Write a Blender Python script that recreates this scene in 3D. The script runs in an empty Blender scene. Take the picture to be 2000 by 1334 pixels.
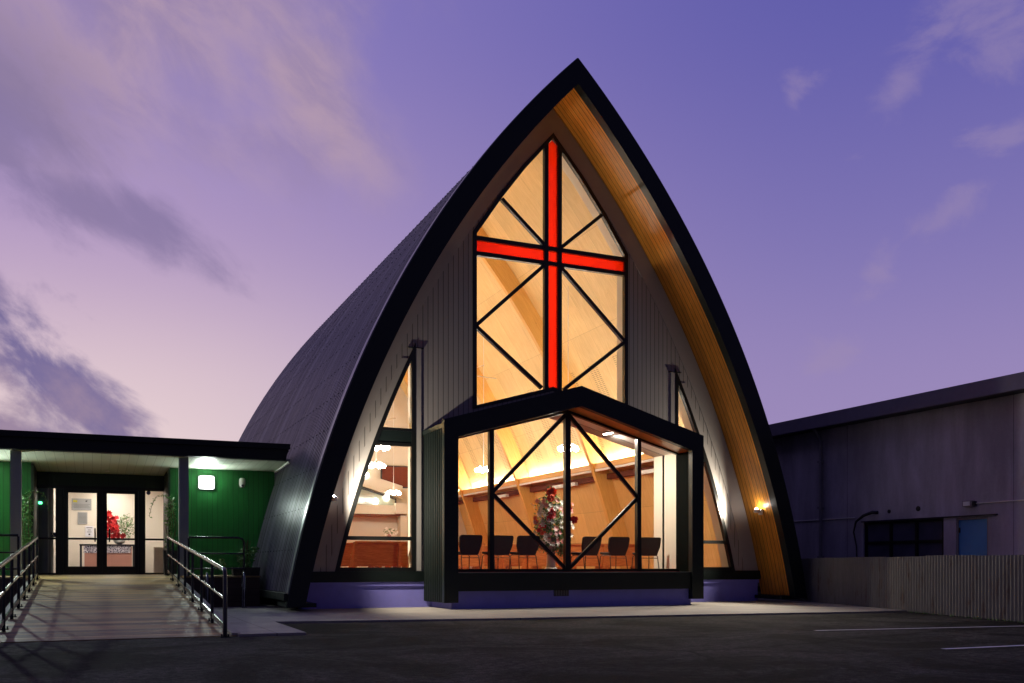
import bpy, math, random
from math import sin, cos, pi, sqrt, radians
from mathutils import Vector
from mathutils.geometry import tessellate_polygon
random.seed(7)
S = bpy.context.scene
COL = S.collection
CX = 10.35            # centre line of the church, metres along the front
YF = 21.2             # face of the gable wall
YB = 42.0             # back of the hall

# ------------------------------------------------------------------ node helpers
class NT:
    def __init__(s, nt): s.n = nt.nodes; s.l = nt.links
    def new(s, t, **k):
        nd = s.n.new(t)
        for a, v in k.items(): setattr(nd, a, v)
        return nd
    def put(s, sock, v):
        if isinstance(v, bpy.types.NodeSocket): s.l.new(v, sock)
        elif isinstance(v, (tuple, list)) and len(v) == 3 and sock.type == 'RGBA': sock.default_value = (*v, 1)
        else: sock.default_value = v
    def m(s, op, a, b=None, c=None, clamp=False):
        nd = s.new('ShaderNodeMath', operation=op, use_clamp=clamp)
        s.put(nd.inputs[0], a)
        if b is not None: s.put(nd.inputs[1], b)
        if c is not None: s.put(nd.inputs[2], c)
        return nd.outputs[0]
    def mix(s, f, a, b, mode='MIX'):
        nd = s.new('ShaderNodeMix', data_type='RGBA', blend_type=mode)
        s.put(nd.inputs[0], f); s.put(nd.inputs[6], a); s.put(nd.inputs[7], b)
        return nd.outputs[2]
    def ss(s, v, lo, hi):
        nd = s.new('ShaderNodeMapRange', interpolation_type='SMOOTHSTEP')
        s.put(nd.inputs[0], v); s.put(nd.inputs[1], lo); s.put(nd.inputs[2], hi)
        return nd.outputs[0]
    def coord(s, kind): return s.new('ShaderNodeTexCoord').outputs[kind]
    def sep(s, v):
        nd = s.new('ShaderNodeSeparateXYZ'); s.l.new(v, nd.inputs[0]); return nd.outputs
    def comb(s, x, y, z):
        nd = s.new('ShaderNodeCombineXYZ')
        for i, v in enumerate((x, y, z)): s.put(nd.inputs[i], v)
        return nd.outputs[0]
    def mapv(s, v, scale, loc=(0, 0, 0), rot=(0, 0, 0)):
        nd = s.new('ShaderNodeMapping'); s.l.new(v, nd.inputs[0])
        nd.inputs['Scale'].default_value = scale; nd.inputs['Location'].default_value = loc; nd.inputs['Rotation'].default_value = rot
        return nd.outputs[0]
    def noise(s, v, scale, detail=4, rough=.55, dist=0.):
        nd = s.new('ShaderNodeTexNoise'); s.l.new(v, nd.inputs['Vector'])
        nd.inputs['Scale'].default_value = scale; nd.inputs['Detail'].default_value = detail
        nd.inputs['Roughness'].default_value = rough; nd.inputs['Distortion'].default_value = dist
        return nd.outputs[0]
    def bump(s, h, strength=.3, dist=.01):
        nd = s.new('ShaderNodeBump'); s.l.new(h, nd.inputs['Height'])
        nd.inputs['Strength'].default_value = strength; nd.inputs['Distance'].default_value = dist
        return nd.outputs[0]

def newmat(name):
    m = bpy.data.materials.new(name); m.use_nodes = True
    t = NT(m.node_tree); b = m.node_tree.nodes['Principled BSDF']
    return m, t, b

def plain(name, col, rough=.5, metal=0., var=.12, nscale=6., bump=.0, rvar=.1, kind='Object', spec=.5):
    m, t, b = newmat(name)
    v = t.coord(kind)
    n = t.noise(v, nscale, 5, .6)
    k = t.m('MULTIPLY_ADD', n, 2 * var, 1 - var)
    c = t.mix(1., col, t.comb(k, k, k), 'MULTIPLY')
    t.put(b.inputs['Base Color'], c)
    t.put(b.inputs['Roughness'], t.m('MULTIPLY_ADD', n, 2 * rvar, rough - rvar, clamp=True))
    b.inputs['Metallic'].default_value = metal
    b.inputs['Specular IOR Level'].default_value = spec
    if bump:
        t.put(b.inputs['Normal'], t.bump(t.noise(v, nscale * 12, 4, .6), bump, .01))
    return m

def emit(name, col, strength):
    m = bpy.data.materials.new(name); m.use_nodes = True
    t = NT(m.node_tree); m.node_tree.nodes.clear()
    e = t.new('ShaderNodeEmission'); o = t.new('ShaderNodeOutputMaterial')
    e.inputs[0].default_value = (*col, 1); e.inputs[1].default_value = strength
    t.l.new(e.outputs[0], o.inputs[0]); return m

def grooved(name, col, axis, pitch, gw=.07, rough=.5, depth=.5, var=.1, boardvar=.0, kind='Object', metal=0., spec=.5, dark=.35, streak=None):
    """flat boards with narrow grooves every `pitch` along an axis"""
    m, t, b = newmat(name)
    v = t.coord(kind); x = t.sep(v)[axis]
    q = t.m('DIVIDE', x, pitch)
    fr = t.m('FRACT', q); idx = t.m('FLOOR', q)
    g = t.m('LESS_THAN', fr, gw)
    wn = t.new('ShaderNodeTexWhiteNoise', noise_dimensions='1D'); t.put(wn.inputs['W'], idx)
    n = t.noise(t.mapv(v, streak or (1, 1, 1)), 3, 5, .6)
    k = t.m('MULTIPLY_ADD', n, 2 * var, 1 - var)
    k = t.m('MULTIPLY', k, t.m('MULTIPLY_ADD', wn.outputs[0], 2 * boardvar, 1 - boardvar))
    k = t.m('MULTIPLY', k, t.m('MULTIPLY_ADD', g, dark - 1, 1))
    t.put(b.inputs['Base Color'], t.mix(1., col, t.comb(k, k, k), 'MULTIPLY'))
    b.inputs['Metallic'].default_value = metal; b.inputs['Specular IOR Level'].default_value = spec
    t.put(b.inputs['Roughness'], t.m('MULTIPLY_ADD', n, .2, rough - .1))
    h = t.m('SUBTRACT', 1., g)
    t.put(b.inputs['Normal'], t.bump(h, depth, .008))
    return m

def wood(name, c1, c2, kind='UV', stretch=(14, 1, 1), rough=.5, pitch=None, paxis=0, seams=None, holes=False, knots=True, spec=.4, scale=2.2):
    m, t, b = newmat(name)
    v = t.coord(kind); xs = t.sep(v)
    mv = t.mapv(v, stretch)
    if pitch:
        idx = t.m('FLOOR', t.m('DIVIDE', xs[paxis], pitch))
        mv2 = t.new('ShaderNodeVectorMath', operation='ADD'); t.l.new(mv, mv2.inputs[0])
        t.put(mv2.inputs[1], t.comb(t.m('MULTIPLY', idx, 3.7), t.m('MULTIPLY', idx, 1.3), t.m('MULTIPLY', idx, 5.1))); mv = mv2.outputs[0]
    n = t.noise(mv, scale, 6, .6, 1.2)
    f = t.ss(n, .3, .72)
    n2 = t.noise(v, .7, 2, .5)
    col = t.mix(f, c1, c2)
    k = t.m('MULTIPLY_ADD', n2, .3, .85)
    if pitch:
        wn = t.new('ShaderNodeTexWhiteNoise', noise_dimensions='1D'); t.put(wn.inputs['W'], idx)
        k = t.m('MULTIPLY', k, t.m('MULTIPLY_ADD', wn.outputs[0], .34, .83))
        g = t.m('LESS_THAN', t.m('FRACT', t.m('DIVIDE', xs[paxis], pitch)), .11)
        k = t.m('MULTIPLY', k, t.m('MULTIPLY_ADD', g, -.85, 1))
    if seams:
        a = t.m('LESS_THAN', t.m('FRACT', t.m('DIVIDE', xs[0], seams[0])), .008 / seams[0])
        c = t.m('LESS_THAN', t.m('FRACT', t.m('DIVIDE', t.m('ADD', xs[1], .35), seams[1])), .008 / seams[1])
        k = t.m('MULTIPLY', k, t.m('MULTIPLY_ADD', t.m('MAXIMUM', a, c), -.45, 1))
        pw = t.new('ShaderNodeTexWhiteNoise', noise_dimensions='2D')
        t.put(pw.inputs['Vector'], t.comb(t.m('FLOOR', t.m('DIVIDE', xs[0], seams[0])), t.m('FLOOR', t.m('DIVIDE', t.m('ADD', xs[1], .35), seams[1])), 0.))
        k = t.m('MULTIPLY', k, t.m('MULTIPLY_ADD', pw.outputs[0], .16, .92))
    if knots:
        vo = t.new('ShaderNodeTexVoronoi'); t.put(vo.inputs['Vector'], t.mapv(v, (1.6, .8, 1.6))); vo.inputs['Scale'].default_value = 2.2
        kn = t.m('LESS_THAN', vo.outputs['Distance'], .035)
        k = t.m('MULTIPLY', k, t.m('MULTIPLY_ADD', kn, -.45, 1))
    if holes:
        # narrow routed slots in three strips per acoustic panel
        y = t.m('FRACT', t.m('DIVIDE', xs[0], 1.5)); s_ = xs[1]
        strip = t.m('LESS_THAN', t.m('FRACT', t.m('MULTIPLY', y, 8.)), .72)
        strip = t.m('MULTIPLY', strip, t.m('MULTIPLY', t.m('GREATER_THAN', y, .12), t.m('LESS_THAN', y, .5)))
        slot = t.m('LESS_THAN', t.m('FRACT', t.m('MULTIPLY', s_, 17.)), .42)
        row = t.m('MULTIPLY', t.m('GREATER_THAN', s_, .9), t.m('LESS_THAN', s_, 3.5))
        hole = t.m('MULTIPLY', t.m('MULTIPLY', strip, slot), row)
        k = t.m('MULTIPLY', k, t.m('MULTIPLY_ADD', hole, -.5, 1))
    t.put(b.inputs['Base Color'], t.mix(1., col, t.comb(k, k, k), 'MULTIPLY'))
    b.inputs['Roughness'].default_value = rough; b.inputs['Specular IOR Level'].default_value = spec
    return m

def glass(name, tint=(1, 1, 1), trans=None):
    m = bpy.data.materials.new(name); m.use_nodes = True
    m.node_tree.nodes.clear(); t = NT(m.node_tree)
    tr = t.new('ShaderNodeBsdfTransparent'); tr.inputs[0].default_value = (*tint, 1)
    gl = t.new('ShaderNodeBsdfGlossy'); gl.inputs['Roughness'].default_value = .01
    fr = t.new('ShaderNodeFresnel'); fr.inputs[0].default_value = 1.45
    base = tr.outputs[0]
    if trans:
        tl = t.new('ShaderNodeBsdfTranslucent'); tl.inputs[0].default_value = (*trans, 1)
        mx = t.new('ShaderNodeMixShader'); mx.inputs[0].default_value = .55
        t.l.new(tr.outputs[0], mx.inputs[1]); t.l.new(tl.outputs[0], mx.inputs[2]); base = mx.outputs[0]
    mx = t.new('ShaderNodeMixShader'); t.l.new(fr.outputs[0], mx.inputs[0]); t.l.new(base, mx.inputs[1]); t.l.new(gl.outputs[0], mx.inputs[2])
    o = t.new('ShaderNodeOutputMaterial'); t.l.new(mx.outputs[0], o.inputs[0]); return m

# ------------------------------------------------------------------ mesh helper
class MB:
    def __init__(s): s.v = []; s.f = []; s.uv = []
    def quad(s, a, b, c, d, uv=None):
        i = len(s.v); s.v += [a, b, c, d]; s.f.append((i, i + 1, i + 2, i + 3)); s.uv.append(uv)
    def face(s, pts):
        i = len(s.v); s.v += pts; s.f.append(tuple(range(i, i + len(pts)))); s.uv.append(None)
    def box(s, x0, x1, y0, y1, z0, z1):
        i = len(s.v)
        s.v += [(x, y, z) for z in (z0, z1) for y in (y0, y1) for x in (x0, x1)]
        for q in ((0, 2, 3, 1), (4, 5, 7, 6), (0, 1, 5, 4), (2, 6, 7, 3), (0, 4, 6, 2), (1, 3, 7, 5)):
            s.f.append(tuple(i + k for k in q)); s.uv.append(None)
        return s
    def hexa(s, p):
        i = len(s.v); s.v += p
        for q in ((0, 3, 2, 1), (4, 5, 6, 7), (0, 1, 5, 4), (1, 2, 6, 5), (2, 3, 7, 6), (3, 0, 4, 7)):
            s.f.append(tuple(i + k for k in q)); s.uv.append(None)
        return s
    def bar(s, p, q, w, y0, y1):
        """flat bar in an XZ plane from p to q, width w, between y0 and y1"""
        (x0, z0), (x1, z1) = p, q; L = math.hypot(x1 - x0, z1 - z0); nx, nz = -(z1 - z0) / L * w / 2, (x1 - x0) / L * w / 2
        a = [(x0 + nx, z0 + nz), (x1 + nx, z1 + nz), (x1 - nx, z1 - nz), (x0 - nx, z0 - nz)]
        return s.hexa([(x, y0, z) for x, z in a] + [(x, y1, z) for x, z in a])
    def tube(s, pts, r, n=10, cap=True):
        pts = [Vector(p) for p in pts]; rings = []
        rr = r if isinstance(r, (list, tuple)) else [r] * len(pts)
        up = None
        for k, p in enumerate(pts):
            d = (pts[min(k + 1, len(pts) - 1)] - pts[max(k - 1, 0)]).normalized()
            a = Vector((0, 0, 1)) if abs(d.z) < .95 else Vector((1, 0, 0))
            if up is not None: a = up
            sd = d.cross(a).normalized(); up = sd.cross(d).normalized()
            i = len(s.v)
            s.v += [tuple(p + (sd * cos(2 * pi * j / n) + up * sin(2 * pi * j / n)) * rr[k]) for j in range(n)]
            rings.append(i)
        for a, b in zip(rings, rings[1:]):
            for j in range(n):
                s.f.append((a + j, a + (j + 1) % n, b + (j + 1) % n, b + j)); s.uv.append(None)
        if cap:
            s.f.append(tuple(rings[0] + j for j in reversed(range(n)))); s.uv.append(None)
            s.f.append(tuple(rings[-1] + j for j in range(n))); s.uv.append(None)
        return s
    def lathe(s, prof, c=(0, 0, 0), n=16):
        rings = []
        for r, z in prof:
            i = len(s.v); s.v += [(c[0] + r * cos(2 * pi * j / n), c[1] + r * sin(2 * pi * j / n), c[2] + z) for j in range(n)]; rings.append(i)
        for a, b in zip(rings, rings[1:]):
            for j in range(n):
                s.f.append((a + j, a + (j + 1) % n, b + (j + 1) % n, b + j)); s.uv.append(None)
        s.f.append(tuple(rings[0] + j for j in reversed(range(n)))); s.uv.append(None)
        s.f.append(tuple(rings[-1] + j for j in range(n))); s.uv.append(None)
        return s
    def ball(s, c, r, n=10, sz=1.):
        return s.lathe([(r * sin(pi * k / 8), -r * sz * cos(pi * k / 8)) for k in range(1, 8)], c, n)
    def plate(s, loops, y0, y1):
        """polygon with holes in XZ, extruded from y0 to y1"""
        flat = [p for l in loops for p in l]
        tris = tessellate_polygon([[Vector((x, 0, z)) for x, z in l] for l in loops])
        for y in (y0, y1):
            i = len(s.v); s.v += [(x, y, z) for x, z in flat]
            for tr in tris: s.f.append(tuple(i + k for k in (tr if y == y0 else tr[::-1]))); s.uv.append(None)
        for l in loops:
            for a, b in zip(l, l[1:] + l[:1]):
                s.quad((a[0], y0, a[1]), (b[0], y0, b[1]), (b[0], y1, b[1]), (a[0], y1, a[1]))
        return s
    def band(s, A, B, y0, y1):
        """solid band between two equally long polylines A and B in XZ"""
        for k in range(len(A) - 1):
            a, b, c, d = A[k], A[k + 1], B[k + 1], B[k]
            s.hexa([(x, y0, z) for x, z in (a, b, c, d)] + [(x, y1, z) for x, z in (a, b, c, d)])
        return s
    def build(s, name, mat, parent=None, smooth=False, kind=None, off=None):
        me = bpy.data.meshes.new(name); me.from_pydata(s.v, [], s.f)
        if any(u for u in s.uv):
            L = me.uv_layers.new(name='UVMap')
            for p, u in zip(me.polygons, s.uv):
                if u:
                    for li, c in zip(p.loop_indices, u): L.data[li].uv = c
        me.materials.append(mat)
        import bmesh
        bm = bmesh.new(); bm.from_mesh(me)
        if smooth: bmesh.ops.remove_doubles(bm, verts=bm.verts, dist=1e-5)
        bmesh.ops.recalc_face_normals(bm, faces=bm.faces); bm.to_mesh(me); bm.free()
        if smooth:
            me.polygons.foreach_set('use_smooth', [True] * len(me.polygons))
            try: me.set_sharp_from_angle(angle=radians(38))
            except Exception: pass
        o = bpy.data.objects.new(name, me); COL.objects.link(o)
        if parent:
            o.parent = parent
            r = off or (0, 0, 0); q = parent
            if parent.get('_world'): o.location = tuple(-a for a in parent['_world'])
        if kind: o['kind'] = kind
        return o

def thing(name, label, cat, loc=(0, 0, 0), rz=0., group=None, world=False):
    o = bpy.data.objects.new(name, None); COL.objects.link(o)
    o.location = loc; o.rotation_euler = (0, 0, rz); o['label'] = label; o['category'] = cat
    o.empty_display_size = .2
    if group: o['group'] = group
    if world: o['_world'] = list(loc)
    return o
def tag(o, label, cat, group=None):
    o['label'] = label; o['category'] = cat
    if group: o['group'] = group
    return o
def dup(root, loc, rz=None, label=None):
    r = root.copy(); COL.objects.link(r); r.location = loc
    if rz is not None: r.rotation_euler = (0, 0, rz)
    if label: r['label'] = label
    for ch in list(root.children):
        c = ch.copy(); COL.objects.link(c); c.parent = r
        for g in ch.children:
            d = g.copy(); COL.objects.link(d); d.parent = c
    return r

def clean():
    for o in bpy.data.objects:
        if '_world' in o: del o['_world']

# ------------------------------------------------------------------ arch geometry
OA, OZ, OR = 15.979, -3.778, 23.015
IA, IZ, IR = 17.192, -4.524, 23.977
def hw_in(z, d=0.): return sqrt((IR - d) ** 2 - (z - IZ) ** 2) - IA
def hw_out(z, d=0.): return sqrt((OR - d) ** 2 - (z - OZ) ** 2) - OA
def top_in(d=0.): return IZ + sqrt((IR - d) ** 2 - IA ** 2)
def top_out(d=0.): return OZ + sqrt((OR - d) ** 2 - OA ** 2)
def arc(kind, d, z0, n=40, z1=None, side=1):
    """points (x,z) from z0 up to the apex, x measured from the centre line times side"""
    a, zc, R = (OA, OZ, OR - d) if kind == 'o' else (IA, IZ, IR - d)
    p0 = math.asin((z0 - zc) / R); p1 = math.asin((z1 - zc) / R) if z1 is not None else math.acos(a / R)
    return [(CX + side * (R * cos(p0 + (p1 - p0) * k / n) - a), zc + R * sin(p0 + (p1 - p0) * k / n)) for k in range(n + 1)]
def full(kind, d, z0, n=40):
    L = arc(kind, d, z0, n, side=-1); Rr = arc(kind, d, z0, n)
    return L + Rr[::-1][1:]

# ------------------------------------------------------------------ materials
M = {}
M['asphalt'], t, b = newmat('asphalt')
v = t.coord('Object')
n1 = t.noise(v, 55, 4, .75); n2 = t.noise(v, .5, 6, .7, .8); n3 = t.noise(t.mapv(v, (.3, 1.5, 1), (4, 2, 0)), 1.6, 5, .65); n4 = t.noise(v, 11, 5, .75)
k = t.m('MULTIPLY', t.m('MULTIPLY_ADD', t.ss(n1, .25, .8), 2.2, .1), t.m('MULTIPLY_ADD', t.ss(n2, .38, .62), 1.25, .3))
k = t.m('MULTIPLY', k, t.m('MULTIPLY_ADD', n3, 1.1, .45)); k = t.m('MULTIPLY', k, t.m('MULTIPLY_ADD', t.ss(n4, .35, .65), 1.1, .4))
wob = t.new('ShaderNodeTexNoise'); wob.inputs['Scale'].default_value = .9; t.l.new(v, wob.inputs['Vector'])
wv = t.new('ShaderNodeVectorMath', operation='MULTIPLY_ADD'); t.l.new(wob.outputs[1], wv.inputs[0]); wv.inputs[1].default_value = (.9, .9, 0); t.l.new(v, wv.inputs[2])
vo = t.new('ShaderNodeTexVoronoi', feature='DISTANCE_TO_EDGE'); t.put(vo.inputs['Vector'], t.mapv(wv.outputs[0], (.13, .24, 0))); vo.inputs['Scale'].default_value = 1.
crack = t.m('SUBTRACT', 1., t.ss(vo.outputs['Distance'], .002, .009))
k = t.m('MULTIPLY', k, t.m('MULTIPLY_ADD', crack, -.6, 1))
oil = t.new('ShaderNodeTexVoronoi'); t.put(oil.inputs['Vector'], t.mapv(wv.outputs[0], (.3, .45, 0), (.4, .1, 0))); oil.inputs['Scale'].default_value = 1.
k = t.m('MULTIPLY', k, t.m('MULTIPLY_ADD', t.m('SUBTRACT', 1., t.ss(oil.outputs['Distance'], .05, .22)), -.5, 1))
t.put(b.inputs['Base Color'], t.mix(1., (.050, .047, .043), t.comb(k, k, k), 'MULTIPLY'))
b.inputs['Roughness'].default_value = .95; b.inputs['Specular IOR Level'].default_value = .12
t.put(b.inputs['Normal'], t.bump(t.m('ADD', n1, t.m('MULTIPLY', n4, .8)), 1., .03))
M['concrete'], t, b = newmat('concrete_path')
v = t.coord('Object'); xs = t.sep(v)
n2 = t.noise(v, 1.3, 6, .65); n1 = t.noise(v, 60, 3, .6)
k = t.m('MULTIPLY', t.m('MULTIPLY_ADD', n2, .9, .5), t.m('MULTIPLY_ADD', n1, .3, .85))
j = t.m('LESS_THAN', t.m('FRACT', t.m('DIVIDE', xs[0], 2.4)), .006)
k = t.m('MULTIPLY', k, t.m('MULTIPLY_ADD', j, -.6, 1))
t.put(b.inputs['Base Color'], t.mix(1., (.36, .33, .29), t.comb(k, k, k), 'MULTIPLY')); b.inputs['Roughness'].default_value = .8
t.put(b.inputs['Normal'], t.bump(n1, .35, .004))
M['paint'] = plain('line_paint', (.9, .9, .92), .6, var=.3, nscale=9)
M['black'] = plain('black_green_metal', (.006, .011, .01), .42, var=.15, spec=.35)
M['frame'] = plain('black_window_frame', (.007, .008, .008), .35, var=.1, spec=.4)
M['roof'], t, b = newmat('ribbed_roof_metal')
v = t.coord('UV'); n = t.noise(t.mapv(v, (.8, .25, 1)), 2., 5, .6)
wn = t.new('ShaderNodeTexWhiteNoise', noise_dimensions='1D'); t.put(wn.inputs['W'], t.m('FLOOR', t.m('DIVIDE', t.sep(v)[0], .76)))
wn2 = t.new('ShaderNodeTexWhiteNoise', noise_dimensions='1D'); t.put(wn2.inputs['W'], t.m('FLOOR', t.m('DIVIDE', t.sep(v)[0], .19)))
k = t.m('MULTIPLY', t.m('MULTIPLY_ADD', n, .5, .75), t.m('MULTIPLY_ADD', wn.outputs[0], .4, .8)); k = t.m('MULTIPLY', k, t.m('MULTIPLY_ADD', wn2.outputs[0], .5, .75))
t.put(b.inputs['Base Color'], t.mix(1., (.235, .24, .25), t.comb(k, k, k), 'MULTIPLY'))
b.inputs['Metallic'].default_value = .88; t.put(b.inputs['Roughness'], t.m('MULTIPLY_ADD', n, .22, .24))
M['greenmetal'] = plain('dark_green_ribbed_metal', (.004, .008, .007), .5, .0, var=.1, spec=.2)
M['matt'] = plain('matt_dark_lining', (.004, .005, .004), .95, var=.1, spec=.05)
M['flash_highlight'] = plain('flashing_and_sill_highlight', (.16, .18, .2), .32, .4, var=.08)
M['clad'] = grooved('grey_shiplap', (.33, .31, .295), 0, .125, .13, .5, .6, .07, .03, streak=(1, 1, .3), dark=.3)
M['cladtrim'] = plain('grey_trim', (.34, .32, .305), .5, var=.06)
M['plinth'] = plain('blue_plaster', (.25, .24, .72), .75, var=.14, nscale=5, bump=.35)
M['soffit'] = wood('timber_soffit', (.56, .205, .026), (.84, .36, .05), 'UV', (14, 1.1, 1), .38, pitch=.145, paxis=0, knots=False)
M['ply'] = wood('plywood_lining', (.66, .47, .2), (.76, .56, .26), 'UV', (7, .8, 1), .45, seams=(1.2, 2.4), holes=True)
M['plylow'] = wood('plywood_wall', (.70, .45, .15), (.80, .55, .22), 'UV', (8, .8, 1), .45, seams=(1.2, 2.4))
M['glulam'] = wood('glulam', (.66, .36, .09), (.76, .45, .13), 'UV', (9, .7, 1), .45, pitch=None)
M['pew'] = wood('pew_timber', (.42, .13, .03), (.6, .23, .06), 'Object', (1, 9, 9), .35, knots=False)
M['cream'] = plain('cream_plaster', (.66, .6, .48), .8, var=.04, nscale=2)
M['whitep'] = plain('white_paint', (.78, .77, .72), .6, var=.04)
M['carpet'] = plain('red_carpet', (.42, .07, .05), .95, var=.2, nscale=40)
M['glass'] = glass('window_glass')
M['darkglass'] = plain('dark_window_glass', (.06, .06, .11), .35, var=.6, nscale=2, spec=.25)
M['redglass'] = glass('red_glass', (1, .035, .008), (1, .03, .004))
M['greenclad'] = grooved('green_weatherboard', (.012, .165, .03), 0, .13, .07, .5, .6, .08, .05, streak=(1, 1, .3), dark=.35)
M['darkclad'] = grooved('dark_green_boards', (.008, .02, .012), 0, .13, .07, .5, .5, .08)
M['porchsoffit'] = grooved('porch_soffit', (.62, .66, .55), 0, .2, .04, .5, .5, .05, .03, dark=.55)
M['post'] = plain('grey_post_paint', (.34, .39, .38), .5, var=.08)
M['deck'], t, b = newmat('deck_boards')
v = t.coord('Object'); xs = t.sep(v)
idx = t.m('FLOOR', t.m('DIVIDE', xs[1], .1))
wn = t.new('ShaderNodeTexWhiteNoise', noise_dimensions='1D'); t.put(wn.inputs['W'], idx)
n = t.noise(t.mapv(v, (.6, 9, 1)), 3., 6, .65); n2 = t.noise(v, .8, 3, .5)
k = t.m('MULTIPLY', t.m('MULTIPLY_ADD', n, 1.1, .45), t.m('MULTIPLY_ADD', wn.outputs[0], 1.2, .4))
k = t.m('MULTIPLY', k, t.m('MULTIPLY_ADD', n2, 1.0, .5))
gr = t.m('FRACT', t.m('DIVIDE', xs[1], .02))
k = t.m('MULTIPLY', k, t.m('MULTIPLY_ADD', t.m('LESS_THAN', gr, .35), -.25, 1))
k = t.m('MULTIPLY', k, t.m('MULTIPLY_ADD', t.m('GREATER_THAN', t.m('FRACT', t.m('DIVIDE', xs[1], .1)), .86), -.6, 1))
cc = t.mix(t.noise(t.mapv(v, (.35, 9, 1)), 1.5, 3, .5), (.36, .21, .06), (.58, .40, .15))
t.put(b.inputs['Base Color'], t.mix(1., cc, t.comb(k, k, k), 'MULTIPLY')); b.inputs['Roughness'].default_value = .55
t.put(b.inputs['Normal'], t.bump(gr, .3, .003))
M['deckside'] = grooved('deck_side_timber', (.07, .045, .03), 2, .15, .06, .7, .5, .2)
M['steel'] = plain('black_handrail', (.05, .055, .06), .22, .85, var=.05)
M['hoop'] = plain('steel_hoop', (.25, .26, .3), .25, 1., var=.05)
M['ware'], t, b = newmat('stained_render')
v = t.coord('Object')
n = t.noise(t.mapv(v, (1, 1.1, .22)), 1.3, 6, .62, .3); n2 = t.noise(v, .35, 5, .6); n3 = t.noise(v, 14, 4, .7)
k = t.m('MULTIPLY', t.m('MULTIPLY_ADD', t.ss(n, .3, .75), .45, .68), t.m('MULTIPLY_ADD', n2, .9, .55))
k = t.m('MULTIPLY', k, t.m('MULTIPLY_ADD', n3, .3, .85))
jt = t.m('LESS_THAN', t.m('FRACT', t.m('DIVIDE', t.m('ADD', t.sep(v)[1], .3), 5.2)), .004)
k = t.m('MULTIPLY', k, t.m('MULTIPLY_ADD', jt, -.5, 1))
t.put(b.inputs['Base Color'], t.mix(1., (.50, .47, .57), t.comb(k, k, k), 'MULTIPLY')); b.inputs['Roughness'].default_value = .85
t.put(b.inputs['Normal'], t.bump(n3, .4, .006))
M['bluedoor'] = plain('blue_door_paint', (.05, .24, .58), .5, var=.12)
M['dull'] = plain('dull_grey', (.22, .21, .24), .6, var=.15)
M['dark'] = plain('dark_hose', (.015, .015, .018), .5, var=.1)
M['fence'], t, b = newmat('galvanised_corrugate')
v = t.coord('Object'); n = t.noise(t.mapv(v, (1.5, 1.5, .5)), 2.2, 6, .7); n2 = t.noise(t.mapv(v, (6, 6, .6)), 3, 5, .7)
rust = t.ss(n, .52, .74)
c = t.mix(rust, (.2, .195, .185), (.11, .06, .035)); k = t.m('MULTIPLY_ADD', n2, .9, .5)
t.put(b.inputs['Base Color'], t.mix(1., c, t.comb(k, k, k), 'MULTIPLY'))
b.inputs['Metallic'].default_value = .25; b.inputs['Roughness'].default_value = .55
M['chair'] = plain('dark_brown_fabric', (.022, .014, .008), .8, var=.2, nscale=30)
M['chairleg'] = plain('bronze_tube', (.12, .08, .055), .3, .8, var=.05)
M['leaf'] = plain('leaves', (.09, .24, .05), .45, var=.5, nscale=9)
M['leafpale'] = plain('pale_leaves', (.32, .38, .2), .5, var=.3, nscale=9)
M['petalw'] = plain('white_petals', (.82, .8, .72), .6, var=.12, nscale=12)
M['petalr'] = plain('red_petals', (.62, .015, .015), .5, var=.3, nscale=14)
M['petalo'] = plain('orange_petals', (.8, .12, .03), .5, var=.2, nscale=14)
M['stem'] = plain('plant_stem', (.08, .06, .02), .7)
M['bulb'] = emit('lit_globe', (1., .95, .82), 100.)
M['cove'] = emit('cove_led', (1., .97, .9), 155.)
M['down'] = emit('downlight', (1., .93, .8), 42.)
M['foyerdown'] = emit('foyer_downlight', (1., .94, .84), 75.)
M['walllamp'] = emit('bulkhead_lamp', (.86, 1., .9), 52.)
M['flood'] = emit('flood_lens', (1., .95, .88), 210.)
M['pinkcloth'] = plain('pink_tablecloth', (.58, .27, .2), .8, var=.06)
M['lace'], t, b = newmat('patterned_runner')
vo = t.new('ShaderNodeTexVoronoi', feature='DISTANCE_TO_EDGE'); t.put(vo.inputs['Vector'], t.coord('Object')); vo.inputs['Scale'].default_value = 22
t.put(b.inputs['Base Color'], t.mix(t.m('GREATER_THAN', vo.outputs['Distance'], .12), (.7, .62, .66), (.06, .05, .09)))
M['notice'] = plain('grey_notice', (.33, .34, .34), .5, var=.03)
M['paper'] = plain('white_paper', (.75, .75, .8), .6, var=.02)
M['ink'] = plain('dark_ink', (.06, .06, .07), .6, var=.02)
M['yellow'] = plain('yellow_ink', (.55, .5, .03), .6, var=.02)
M['blueink'] = plain('blue_sticker', (.02, .03, .12), .5, var=.02)
M['greenled'] = emit('green_led', (.1, 1., .35), 6.)
M['redboard'] = plain('dark_red_panel', (.13, .03, .015), .7, var=.2, spec=.15)
M['silver'] = plain('brushed_metal', (.55, .55, .55), .3, .9, var=.05)

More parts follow.
